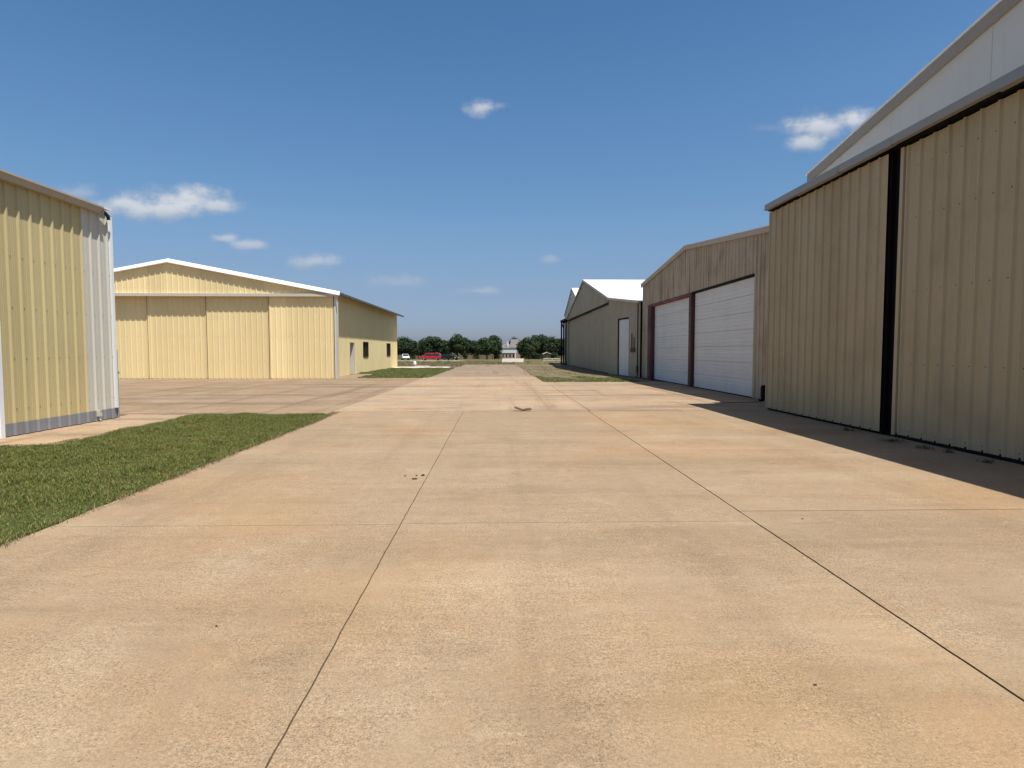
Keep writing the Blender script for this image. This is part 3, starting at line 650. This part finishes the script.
# curled bark piece on the cross joint
mb = MB(); n = 10
for s in (0,):
    P = [(.46+.05*i, 15.80+.02*math.sin(i*1.3), .01+.05*abs(i-4.5)/4.5*(1.4 if i<4 else .7)) for i in range(n)]
    for (a,b_) in zip(P,P[1:]): mb.prism([(a[0],a[1]-.06,a[2]),(b_[0],b_[1]-.07,b_[2]),(b_[0],b_[1]+.05,b_[2]+.02),(a[0],a[1]+.06,a[2]+.03)], (0,0,.018))
tag(mb.build('bark_piece', M['rust'], off=(.68,15.8,0)), 'curled brown scrap of bark lying on the far cross joint', 'debris')
def weed(x, y, r, h, n, label, seed):
    rr = random.Random(seed); mb = MB()
    for i in range(n):
        a = rr.uniform(0,6.283); l = r*rr.uniform(.4,1); hh = h*rr.uniform(.3,1); w = rr.uniform(.003,.008)
        p0 = Vector((x+rr.gauss(0,r*.35),y+rr.gauss(0,r*.3),0)); d = Vector((math.cos(a),math.sin(a),0)); s = Vector((-d.y,d.x,0))*w
        p1 = p0+d*l*.5+Vector((0,0,hh)); p2 = p0+d*l+Vector((0,0,hh*.5))
        mb.face([p0-s*.5,p0+s*.5,p1+s,p1-s]); mb.face([p1-s,p1+s,p2])
    tag(mb.build('weed', M['weed'], off=(x,y,0)), label, 'weed', 'weeds along the tan hangar doors')
weed(7.02,11.75,.16,.07,40,'flat weed just left of the black door post',1)
weed(6.95,10.35,.22,.05,60,'widest flat weed just right of the black door post',2)
weed(6.98,9.55,.13,.06,36,'small weed in the shade before the right tan door leaf, nearer the post',3)
weed(7.05,9.15,.10,.09,28,'small upright weed touching the sill of the right tan door leaf',4)
weed(7.0,8.35,.15,.05,36,'weed in the shade at the right edge of the photo',5)
# cracks and old patched line before the overhead doors
mb = MB()
P = [(6.9,18.35),(7.3,18.2),(7.9,18.3),(8.4,18.65)]
for a,b_ in zip(P,P[1:]): mb.prism([(a[0],a[1]-.04,.0),(b_[0],b_[1]-.04,.0),(b_[0],b_[1]+.04,.0),(a[0],a[1]+.04,.0)], (0,0,.012))
tag(mb.build('drain_hose', M['black_steel'], off=(7.6,18.4,0)), 'dark flat drain hose lying in the shade at the hangar corner', 'hose')

# marker and low barriers on the field
mb = MB(); mb.tube([(-9.62,70.5,-.07),(-9.62,70.5,.03),(-9.62,70.5,.031),(-9.62,70.5,.28),(-9.62,70.5,.33)], [.27,.27,.2,.18,.1], 14); tag(mb.build('field_marker', M['white_trim'], off=(-9.62,70.5,-.07)), 'small white taxiway marker standing in the field grass', 'marker')
mb = MB(); zb = tz(84); mb.prism([(.65,83.6,zb),(.65,84.4,zb),(.75,84.2,zb+.62),(.75,83.8,zb+.62)], (3.0,0,0)); tag(mb.build('barrier', M['concrete_pale'], off=(2.2,84,zb)), 'solid low white concrete barrier at the end of the lane', 'barrier')
Tb = thing('rail_barrier', 'low pale rail barrier on posts in front of the right-hand trees', 'barrier', (9.2,100,tz(100)))
zb = tz(100)
for x in (7.8,9.2,10.7):
    mb = MB(); mb.box(x-.07,x+.07,99.93,100.07,zb,zb+.62); mb.build('post', M['concrete_pale'], Tb)
for z in (.14,.5):
    mb = MB(); mb.box(7.7,10.8,99.9,99.93,zb+z,zb+z+.15); mb.build('rail', M['concrete_pale'], Tb)

# ================================================================== VEHICLES (far, but whole)
def carpaint(name, c):
    m, nt, b = new_mat(name); b.inputs['Base Color'].default_value = (*c,1); b.inputs['Roughness'].default_value = .25; b.inputs['Coat Weight'].default_value = .5
    co = objco(nt); nt.links.new(ramp(nt, noise_n(nt, co, 3, 4), .3, .7, .2, .4), b.inputs['Roughness']); return m
M['tyre'] = plain('tyre_rubber', (.02,.02,.02), .85); M['rim'] = plain('wheel_rim', (.45,.45,.46), .35, .6)
M['lamp'] = plain('lamp_lens', (.7,.7,.68), .15); M['tail'] = plain('tail_lens', (.35,.02,.02), .2)
def vehicle(name, label, cat, loc, rot, col, kind):
    T = thing(name, label, cat, (0,0,0)); P = carpaint(name+'_paint', col)
    if kind == 'wagon': L, W, low, roofs = 5.5, 2.0, [(-2.75,.45),(-2.75,1.15),(2.5,1.12),(2.75,.9),(2.75,.45)], [(-2.7,1.14),(-2.45,1.95),(1.2,1.95),(1.85,1.13)]
    elif kind == 'pickup': L, W, low, roofs = 5.4, 1.95, [(-2.7,.45),(-2.7,1.12),(-.75,1.15),(.85,1.15),(2.55,1.05),(2.7,.8),(2.7,.42)], [(-.75,1.14),(-.6,1.78),(.75,1.78),(1.35,1.14)]
    elif kind == 'suv':  L, W, low, roofs = 4.8, 1.9, [(-2.4,.4),(-2.4,1.08),(2.2,1.04),(2.4,.8),(2.4,.4)], [(-2.35,1.07),(-2.15,1.72),(.5,1.76),(1.2,1.06)]
    else:                L, W, low, roofs = 5.2, 2.0, [(-2.6,.4),(-2.6,1.2),(1.9,1.15),(2.6,1.0),(2.6,.4)], [(-2.58,1.19),(-2.5,2.15),(1.2,2.15),(1.95,1.14)]
    bm = bmesh.new()
    def loft(outline, w0, w1):
        n = len(outline); a = [bm.verts.new((x,-(w0 if i in (0,n-1) else w1)/2,z)) for i,(x,z) in enumerate(outline)]
        b_ = [bm.verts.new((v.co.x,-v.co.y,v.co.z)) for v in a]
        bm.faces.new(a[::-1]); bm.faces.new(b_)
        for i in range(n): bm.faces.new((a[i],a[(i+1)%n],b_[(i+1)%n],b_[i]))
    loft(low, W, W); loft(roofs, W*.97, W*.8)
    bmesh.ops.recalc_face_normals(bm, faces=bm.faces); bmesh.ops.bevel(bm, geom=bm.edges[:], offset=.06, segments=2, affect='EDGES')
    me = bpy.data.meshes.new('body'); bm.to_mesh(me); bm.free(); me.materials.append(P); o = bpy.data.objects.new('body', me); COL.objects.link(o); o.parent = T
    (x0,z0),(x1,z1),(x2,z2),(x3,z3) = roofs
    def gl(pts): 
        mb = MB(); mb.prism(pts[0], pts[1]); mb.build('window', M['glass'], T, off=(0,0,0))
    for s in (-1,1):
        y = s*(W*.89/2+.012); k = s*.09*0
        xa, xb, xc_, xd = x0+(x1-x0)*.3+.15, x1+.12, x2-.05, x3-(x3-x2)*.3-.1
        za, zc_ = z0+.1, z1-.12
        yy0, yy1 = s*(W*.95/2+.005), s*(W*.83/2+.005)
        xm = (xa+xd)/2
        gl(([(xa,yy0,za),(xm-.05,yy0,za),(xm-.05,yy1,zc_),(xb,yy1,zc_)], (0,s*.015,0))); gl(([(xm+.05,yy0,za),(xd,yy0,za),(xc_,yy1,zc_),(xm+.05,yy1,zc_)], (0,s*.015,0)))
    f = .12
    gl(([(x3-(x3-x2)*f,-W*.42,z3+(z2-z3)*f),(x3-(x3-x2)*f,W*.42,z3+(z2-z3)*f),(x2+(x3-x2)*f,W*.36,z2-(z2-z3)*f),(x2+(x3-x2)*f,-W*.36,z2-(z2-z3)*f)], (.03,0,.03)))
    gl(([(x0+(x1-x0)*f,-W*.42,z0+(z1-z0)*f),(x0+(x1-x0)*f,W*.42,z0+(z1-z0)*f),(x1-(x1-x0)*f,W*.36,z1-(z1-z0)*f),(x1-(x1-x0)*f,-W*.36,z1-(z1-z0)*f)], (-.03,0,.02)))
    for sx_ in (-1,1):
        for s in (-1,1):
            w = bpy.data.objects.new('wheel', None); COL.objects.link(w); w.parent = T; w.location = (sx_*L*.31, s*(W/2-.1), .36)
            mb = MB(); mb.tube([(0,-.13,0),(0,-.11,0),(0,.11,0),(0,.13,0)], [.31,.36,.36,.31], 18); mb.build('tyre', M['tyre'], w, off=(0,0,0))
            mb = MB(); mb.tube([(0,s*.12,0),(0,s*.14,0)], [.22,.2], 14); mb.build('rim', M['rim'], w, off=(0,0,0))
    for s in (-1,1):
        zl_ = low[-2][1]; mb = MB(); mb.box(L/2-.02,L/2+.03,s*W*.36-.2,s*W*.36+.2,zl_-.15,zl_+.02); mb.build('headlight', M['lamp'], T, off=(0,0,0))
        mb = MB(); mb.box(-L/2-.03,-L/2+.02,s*W*.42-.1,s*W*.42+.1,.75,1.05); mb.build('tail_light', M['tail'], T, off=(0,0,0))
    for sx_,nm in ((1,'bumper'),(-1,'bumper')):
        mb = MB(); mb.box(min(sx_*L/2,sx_*(L/2+.09)),max(sx_*L/2,sx_*(L/2+.09)),-W*.46,W*.46,.42,.62); mb.build(nm, M['tyre'], T, off=(0,0,0))
    T.location = loc; T.rotation_euler = (0,0,rot); return T
def at(px, Y): return (px-497)/600*Y
vehicle('station_wagon','long red station wagon parked side-on before the dark trees','car',(at(431,160),160,tz(160)),R(176),(.55,.025,.045),'wagon')
vehicle('car','white car parked beside the corner of the far yellow hangar','car',(at(405.7,172),172,tz(172)),R(-75),(.75,.75,.74),'suv')
vehicle('car','dark parked car to the right of the red wagon','car',(at(450.5,172),172,tz(172)),R(-38),(.018,.02,.024),'suv')

# ================================================================== HOUSES, FENCE AND TREES FAR BEHIND
def brick(name, c1, c2, mortar):
    m, nt, b = new_mat(name); co = objco(nt); t = N(nt,'ShaderNodeTexBrick'); mp = N(nt,'ShaderNodeMapping'); mp.inputs['Rotation'].default_value = (R(90),0,0)
    nt.links.new(co, mp.inputs['Vector']); nt.links.new(mp.outputs[0], t.inputs['Vector'])
    t.inputs['Color1'].default_value = (*c1,1); t.inputs['Color2'].default_value = (*c2,1); t.inputs['Mortar'].default_value = (*mortar,1); t.inputs['Scale'].default_value = 4
    nt.links.new(t.outputs['Color'], b.inputs['Base Color']); b.inputs['Roughness'].default_value = .9; return m
M['brick'] = brick('red_brick', (.26,.13,.10), (.33,.19,.15), (.4,.34,.3))
M['shingle'] = plain('grey_shingle', (.17,.155,.145), .9, 0, .25, 2)
M['siding'] = plain('white_siding', (.66,.64,.60), .6, 0, .05, 2)
M['wood'] = plain('fence_wood', (.20,.145,.10), .9, 0, .35, 3)
YHs = 300; z0 = tz(300)
T = thing('house', 'two-storey brick house with white upper storey, grey hip roof and white chimney', 'house', (7,YHs+4,z0))
hx0, hx1 = at(500,YHs), at(523,YHs); hm = at(516.5,YHs)
mb = MB(); mb.box(hx0,hx1,YHs,YHs+9,z0,z0+3.0,0); mb.box(hm,hx1,YHs,YHs+9,z0+3.0,z0+5.7,0); mb.build('wall', M['brick'], T)
mb = MB(); mb.box(hx0-.1,hm,YHs-.25,YHs+9,z0+3.0,z0+5.5); mb.build('upper_storey', M['siding'], T)
def hip(mb, x0,x1,y0,y1,z,zt,rx0,rx1,ry):
    e = [(x0,y0,z),(x1,y0,z),(x1,y1,z),(x0,y1,z)]; a,b_ = (rx0,ry,zt),(rx1,ry,zt)
    mb.face([e[0],e[1],b_,a]); mb.face([e[1],e[2],b_]); mb.face([e[2],e[3],a,b_]); mb.face([e[3],e[0],a]); mb.face(e[::-1])
mb = MB(); hip(mb,hx0-.5,hm+.2,YHs-.6,YHs+9.5,z0+5.5,z0+7.5,hx0+2,hm-1,YHs+4.5); hip(mb,at(509.5,YHs),hx1+.7,YHs-.4,YHs+10,z0+5.7,z0+9.9,at(511.3,YHs),at(518.5,YHs),YHs+5)
rf = mb.build('roof', M['shingle'], T)
mb = MB(); cxx = at(507.8,YHs); mb.box(cxx-.45,cxx+.45,YHs+.8,YHs+1.7,z0+5.6,z0+8.9); mb.box(cxx-.53,cxx+.53,YHs+.72,YHs+1.78,z0+8.9,z0+9.05); mb.build('chimney', M['siding'], rf)
for px in (503,506.5,510,513.5):
    x = at(px,YHs); w = MB(); w.box(x-.5,x+.5,YHs-.03,YHs+.05,z0+.9,z0+2.4); wo = w.build('window', M['glass'], T)
    mb = MB(); mb.box(x-.6,x-.5,YHs-.05,YHs,z0+.8,z0+2.5); mb.box(x+.5,x+.6,YHs-.05,YHs,z0+.8,z0+2.5); mb.box(x-.5,x+.5,YHs-.05,YHs,z0+2.4,z0+2.5); mb.build('frame', M['siding'], wo)
for px in (519,521.5):
    x = at(px,YHs); w = MB(); w.box(x-.45,x+.45,YHs-.03,YHs+.05,z0+3.7,z0+5.0); w.build('window', M['glass'], T)
mb = MB(); x = at(515.3,YHs); mb.box(x-.25,x+.25,YHs-1.6,YHs-1.2,z0,z0+3); mb.build('porch_column', M['siding'], T)
# second house between the trees
YS = 292; z0 = tz(YS); xa, xb = at(462,YS), at(473,YS)
T = thing('house', 'small pale-gabled house half hidden between two dark trees', 'house', ((xa+xb)/2,YS+3,z0))
mb = MB(); mb.box(xa,xb,YS,YS+7,z0,z0+3.4); mb.build('wall', M['brick'], T)
mb = MB(); xm = (xa+xb)/2; mb.prism([(xa,YS-.05,z0+3.4),(xb,YS-.05,z0+3.4),(xm,YS-.05,z0+6.0)], (0,.2,0)); mb.build('gable', M['siding'], T)
mb = MB(); 
for e in (xa-.5,xb+.5): mb.prism([(xm,YS-.5,z0+6.1),(e,YS-.5,z0+3.2),(e,YS+7.4,z0+3.2),(xm,YS+7.4,z0+6.1)], (0,0,.15))
mb.build('roof', M['shingle'], T)
w = MB(); w.box(xm-.6,xm+.6,YS-.03,YS+.03,z0+.9,z0+2.3); w.build('window', M['glass'], T)
# shed canopy
YS = 205; z0 = tz(YS); xa, xb = at(543,YS), at(550.5,YS)
T = thing('shelter', 'small pale-roofed open shelter in front of the right-hand trees', 'shelter', ((xa+xb)/2,YS,z0))
mb = MB(); xm = (xa+xb)/2; mb.prism([(xa-.2,YS-1.5,z0+2.0),(xm,YS-1.5,z0+2.6),(xb+.2,YS-1.5,z0+2.0),(xb+.2,YS-1.5,z0+1.85),(xm,YS-1.5,z0+2.4),(xa-.2,YS-1.5,z0+1.85)], (0,3,0)); mb.build('roof', M['cream_trim'], T)
for x in (xa,xb):
    for y in (YS-1.3,YS+1.3): mb = MB(); mb.box(x-.06,x+.06,y-.06,y+.06,z0,z0+2.0); mb.build('post', M['bronze'], T)
# plank fence
YF = 262; z0 = tz(YF); T = thing('plank_fence', 'long brown plank fence in front of the houses', 'fence', (0,YF,z0))
x = at(392,YF); rr = random.Random(5)
while x < at(566,YF):
    if at(496,YF) < x < at(523,YF): x += 4.86; continue
    mb = MB(); xx = x
    while xx < x+4.8: mb.box(xx,xx+.28,YF,YF+.03,z0+.05,z0+1.8+rr.uniform(-.04,.04),0,rr.random()); xx += .3
    mb.build('panel', M['wood'], T); mb = MB(); mb.box(x-.07,x+.05,YF+.03,YF+.15,z0,z0+1.9); mb.build('post', M['wood'], T); x += 4.86

def crown_mesh(name, mat, seed, n, leaf, rx, rz, zc, nb):
    r = np.random.default_rng(seed)
    # lumpy crown: blobs on an ellipsoid, leaf quads on and in them, with holes
    th = r.uniform(0,2*np.pi,nb); u = r.uniform(-.85,1,nb); rad = r.uniform(.45,.74,nb); q = np.sqrt(1-u**2)
    C = np.stack([np.cos(th)*q*rad*rx, np.sin(th)*q*rad*rx, zc+u*rad*rz],1); br = r.uniform(.26,.48,nb)*rx
    k = r.integers(0,nb,n); d = r.normal(size=(n,3)); d /= np.linalg.norm(d,axis=1)[:,None]
    p = C[k]+d*(br[k]*r.uniform(.55,1.08,n)**.6)[:,None]*np.array([1,1,.8])
    nn = d*.7+r.normal(size=(n,3))*.5+np.array([0,0,.35]); nn /= np.linalg.norm(nn,axis=1)[:,None]
    t = np.cross(nn, r.normal(size=(n,3))); t /= np.linalg.norm(t,axis=1)[:,None]; b = np.cross(nn,t)
    s = leaf*r.uniform(.6,1.3,n)[:,None]
    v = np.stack([p-t*s, p+b*s*.6, p+t*s, p-b*s*.6],1).reshape(-1,3)
    mb = bpy.data.meshes.new(name); mb.from_pydata(v.tolist(), [], [(4*i,4*i+1,4*i+2,4*i+3) for i in range(n)]); mb.materials.append(mat); return mb
def make_tree(kind, seed):
    mat = {'a':M['leaf_a'],'b':M['leaf_b'],'c':M['leaf_c']}[kind]
    T = bpy.data.objects.new('tree', None); COL.objects.link(T)
    rr = random.Random(seed); mb = MB()
    mb.tube([(0,0,-.3),(.05,0,.8),(.1,.05,2.2),(.05,.1,4.2),(0,.1,6.5)], [.34,.25,.21,.15,.06], 9)
    for i in range(7):
        a = i*0.9+rr.uniform(-.3,.3); z = rr.uniform(1.7,4.2); l = rr.uniform(1.8,3.2)
        mb.tube([(.07,.05,z),(math.cos(a)*l*.5,math.sin(a)*l*.5,z+l*.35),(math.cos(a)*l,math.sin(a)*l,z+l*.8)], [.11,.07,.025], 6)
    mb.build('trunk', M['bark'], T, off=(0,0,0))
    me = crown_mesh('crown', mat, seed, 6500, .27, 4.5, 4.3, 5.0, 34)
    o = bpy.data.objects.new('crown', me); COL.objects.link(o); o.parent = T; return T
protos = {('a',1):None,('a',2):None,('b',1):None,('c',1):None}
first = {}
trees = [  # px centre, px half width, px top, distance, kind, variant, label
 (404,14,335.5,240,'a',1,'broad dark tree rising beside the corner of the far yellow hangar'),
 (419,6,341.5,255,'c',1,'low olive tree left of the tree behind the red wagon'),
 (433,13,335,245,'a',2,'broad dark tree directly behind the red wagon'),
 (446,7,341,258,'c',1,'low olive tree behind the dark parked car'),
 (458,11.5,333.2,240,'b',1,'tall round tree right of the red wagon, with a pointed top'),
 (471,7,339.5,300,'a',1,'small dark tree behind the half-hidden pale-gabled house'),
 (487,12,337,236,'b',1,'round mid-green tree left of the two-storey house'),
 (494.5,9,333.8,252,'a',2,'dark tree standing close behind the round tree by the house'),
 (516,8,336,325,'a',1,'dark tree rising behind the roof of the two-storey house'),
 (529,10.5,336.5,238,'b',1,'tree just right of the two-storey house'),
 (539,10,333,246,'a',2,'tallest tree of the right-hand clump'),
 (549,9,335,240,'a',1,'tree behind the small pale-roofed shelter'),
 (559,9,337,244,'a',2,'dark tree seen just left of the black track frame'),
 (570,10,337.5,236,'a',1,'dark tree seen through the black track frame'),
 (412,9,340,275,'b',1,'green tree in the gap between the two broad dark trees at left'),
 (424,8,338.5,278,'a',1,'dark tree filling the back left of the tree behind the red wagon'),
 (444,8,339,280,'a',2,'dark tree in the gap between the red wagon tree and the pointed tree'),
 (466,7,338.5,276,'a',2,'dark tree just right of the pointed round tree'),
 (478,8,339,272,'a',1,'dark tree at the left shoulder of the round mid-green tree'),
 (523,6,339,262,'a',1,'narrow dark tree against the right end of the two-storey house'),
 (535,8,335.5,262,'a',1,'dark tree behind the right-hand clump'),
 (545,8,335,264,'b',1,'green tree behind the tree over the pale-roofed shelter'),
]
hcrown = 9.5
def tree_at(px, hw, top, Y, kind, var, label, group='trees behind the airfield'):
    key = (kind,var)
    if key not in first: T = first[key] = make_tree(kind, {'a':11,'b':31,'c':51}[kind]+var)
    else: T = copy_tree(first[key])
    z = tz(Y); ht = 1.6+(350.5-top)*Y/600-z; w = 1.12*hw*Y/600
    T.location = (at(px,Y),Y,z); T.scale = (w/4.5,w/4.5,ht/hcrown); T.rotation_euler = (R(3*math.sin(px*2.1)),R(4*math.cos(px*3.3)),px*1.37)
    tag(T, label, 'tree', group)
for t in trees: tree_at(*t)
shr = [(413,3.5,352.5,250,'low bush between the white car and the red wagon'),(441.5,3,353,250,'low bush between the red wagon and the dark car'),(465,4,351.5,250,'low bush before the half-hidden pale house'),(476,4,352.5,250,'low bush at the left foot of the round mid-green tree'),
       (497,4,352.5,250,'low bush at the left corner of the two-storey house'),(523.5,4,350.5,246,'dark bush at the right corner of the two-storey house'),(535,4.5,351.5,228,'dark bush left of the pale-roofed shelter'),(554,4.5,352,226,'dark bush right of the pale-roofed shelter')]
sh0 = None
for px,hw,top,Y,lab in shr:
    if sh0 is None:
        T = bpy.data.objects.new('bush', None); COL.objects.link(T); sh0 = T
        me = crown_mesh('foliage', M['leaf_a'], 77, 900, .16, 1.3, 1.1, .95, 10); o = bpy.data.objects.new('foliage', me); COL.objects.link(o); o.parent = T
        mb = MB(); mb.tube([(0,0,-.1),(0,0,.9)], [.08,.04], 6); mb.build('stem', M['bark'], T, off=(0,0,0))
    else: T = copy_tree(sh0)
    z = tz(Y); ht = 1.6+(350.5-top)*Y/600-z; w = hw*Y/600
    T.location = (at(px,Y),Y,z); T.scale = (w/1.3,w/1.3,ht/2.0); T.rotation_euler = (0,0,px); tag(T, lab, 'bush', 'bushes along the plank fence')
# the far wood closing the horizon
n = 26000; r = np.random.default_rng(3); x = r.uniform(-420,420,n); hgt = 5.2+2.2*fbm(x,x*0+2,.05)+1.2*fbm(x,x*0+9,.2)
p = np.stack([x, r.uniform(395,425,n), tz(400)+hgt*r.uniform(0,1,n)**.7],1); t = r.normal(size=(n,3)); t /= np.linalg.norm(t,axis=1)[:,None]; b = np.cross(t, r.normal(size=(n,3))); b /= np.linalg.norm(b,axis=1)[:,None]
v = np.stack([p-t*.7,p+b*.5,p+t*.7,p-b*.5],1).reshape(-1,3)
me = bpy.data.meshes.new('woodland'); me.from_pydata(v.tolist(), [], [(4*i,4*i+1,4*i+2,4*i+3) for i in range(n)]); me.materials.append(M['leaf_a'])
o = bpy.data.objects.new('woodland', me); COL.objects.link(o); tag(o, 'low dark far-off wood along the horizon', 'wood', kind='stuff')

# ================================================================== CAMERA
F = 600.; pit = math.atan(33.5/F); psi = math.atan(15*math.cos(pit)/F)
cam = bpy.data.cameras.new('camera'); co_ = bpy.data.objects.new('camera', cam); COL.objects.link(co_)
cam.sensor_width = 36; cam.lens = 36*F/1024; cam.clip_start = .05; cam.clip_end = 6000
co_.location = (0,0,1.6); co_.rotation_euler = (math.pi/2-pit,0,-psi); scene.camera = co_
cq = co_.rotation_euler.to_quaternion()
def pxdir(x, y): return (cq @ Vector(((x-512)/F, -(y-384)/F, -1))).normalized()

# ================================================================== LIGHT, SKY, CLOUDS
SV = Vector((1.45,-1.80,5.45)).normalized()
el = math.asin(SV.z); az = math.atan2(SV.x, SV.y)
sd = bpy.data.lights.new('sun','SUN'); sd.energy = 5.0; sd.angle = R(.53); sd.color = (1,.985,.955)
so = bpy.data.objects.new('sun', sd); COL.objects.link(so); so.rotation_euler = SV.to_track_quat('Z','Y').to_euler(); so.location = (20,-20,60)
w = bpy.data.worlds.new('World'); scene.world = w; w.use_nodes = True; nt = w.node_tree
for n_ in list(nt.nodes): nt.nodes.remove(n_)
out = N(nt,'ShaderNodeOutputWorld'); sky = N(nt,'ShaderNodeTexSky', sky_type='NISHITA', sun_disc=False)
sky.sun_elevation = el; sky.sun_rotation = az; sky.air_density = 1.0; sky.dust_density = 1.6; sky.ozone_density = 1.8; sky.altitude = 150
bg = N(nt,'ShaderNodeBackground'); bg.inputs['Strength'].default_value = .085*1.5; nrm_ = N(nt,'ShaderNodeSeparateXYZ'); nt.links.new(N(nt,'ShaderNodeTexCoord').outputs['Generated'], nrm_.inputs[0])
tr = N(nt,'ShaderNodeValToRGB'); e = tr.color_ramp.elements      # clear dry air: bluer than the sky model's haze
stops = [(.0,(.90,1.02,1.49)),(.05,(.76,.87,1.22)),(.085,(.755,.83,1.07)),(.12,(.79,.88,1.06)),(.18,(.81,.98,1.13)),(.24,(.77,1.03,1.18)),(.35,(.73,1.05,1.24)),(.48,(.60,.98,1.21)),(.75,(.95,1.,1.05)),(1.,(1,1,1))]
while len(e) < len(stops): e.new(.5)
for k_,(p_,c_) in zip(e,stops): k_.position = p_; k_.color = (*(x/1.5 for x in c_),1)
nt.links.new(nrm_.outputs[2], tr.inputs[0])
nt.links.new(mix(nt, 1.0, sky.outputs[0], tr.outputs[0], 'MULTIPLY'), bg.inputs['Color'])
tc = N(nt,'ShaderNodeTexCoord').outputs['Generated']
nz = noise_n(nt, tc, 19, 8, .6); nz2 = noise_n(nt, tc, 9, 3, .5, loc=(3,7,1)); wisp = noise_n(nt, tc, 16, 6, .65, (1,1,3.2), (6,2,4))
clouds = [ # px x, y, half width, half height, density
 (165,210,80,17,1.),(185,200,44,17,1.),(130,206,40,16,.95),(80,194,30,11,.5),(216,207,34,12,.9),
 (225,239,15,7,.75),(250,246,22,7,.7),(316,262,28,10,.72),(400,282,36,10,.42),(482,291,26,6,.5),
 (482,108,18,11,.9),(498,106,10,5,.4),(818,126,44,17,1.),(852,121,28,15,1.),(803,143,20,11,.9),(552,260,12,5,.42),(621,271,6,4,.3),(770,128,20,6,.2)]
tot = None; shade = None
def vdot(vec):
    n_ = N(nt,'ShaderNodeVectorMath', operation='DOT_PRODUCT'); nt.links.new(tc, n_.inputs[0]); n_.inputs[1].default_value = vec; return n_.outputs['Value']
for (x,y,a,b_,d) in clouds:
    c = pxdir(x,y); e1 = (pxdir(x+20,y)-pxdir(x-20,y)); ka = e1.length/40; e1.normalize(); e2 = c.cross(e1); e2 = e2 if e2.z > 0 else -e2
    u = math_n(nt,'MULTIPLY', math_n(nt,'SUBTRACT', vdot(e1), e1.dot(c)), 1/(1.22*a*ka))
    vv = math_n(nt,'MULTIPLY', math_n(nt,'SUBTRACT', vdot(e2), e2.dot(c)), 1/(1.22*b_*ka))
    vneg = math_n(nt,'MULTIPLY', math_n(nt,'MINIMUM', vv, 0.), 1.35)      # flatter undersides
    v2 = math_n(nt,'ADD', math_n(nt,'MAXIMUM', vv, 0.), vneg)
    rad = math_n(nt,'SQRT', math_n(nt,'ADD', math_n(nt,'MULTIPLY',u,u), math_n(nt,'MULTIPLY',v2,v2)))
    front = math_n(nt,'GREATER_THAN', vdot(c), .2)
    m_ = math_n(nt,'MULTIPLY', math_n(nt,'SUBTRACT', 1.05, rad), front)
    e = math_n(nt,'ADD', m_, math_n(nt,'MULTIPLY', math_n(nt,'SUBTRACT', nz, .50), 2.0))
    e = math_n(nt,'ADD', e, math_n(nt,'MULTIPLY', math_n(nt,'SUBTRACT', wisp, .5), .9))
    inside_ = ramp(nt, m_, -.35, .15)
    dn = math_n(nt,'MULTIPLY', math_n(nt,'MULTIPLY', ramp(nt, e, .0, .95), inside_), d)
    hgt = math_n(nt,'MULTIPLY', ramp(nt, vv, -.9, .5), dn)
    tot = dn if tot is None else math_n(nt,'MAXIMUM', tot, dn); shade = hgt if shade is None else math_n(nt,'MAXIMUM', shade, hgt)
ccol = mix(nt, shade, (.42,.50,.62), (.86,.88,.92))
cb = N(nt,'ShaderNodeBackground'); nt.links.new(ccol, cb.inputs['Color']); cb.inputs['Strength'].default_value = .70
ms = N(nt,'ShaderNodeMixShader'); nt.links.new(math_n(nt,'MULTIPLY',tot,.9), ms.inputs[0]); nt.links.new(bg.outputs[0], ms.inputs[1]); nt.links.new(cb.outputs[0], ms.inputs[2]); nt.links.new(ms.outputs[0], out.inputs['Surface'])

scene.render.engine = 'CYCLES'
scene.view_settings.view_transform = 'Standard'; scene.view_settings.look = 'None'; scene.view_settings.exposure = .3; scene.view_settings.gamma = 1
scene.render.resolution_x = 1024; scene.render.resolution_y = 768
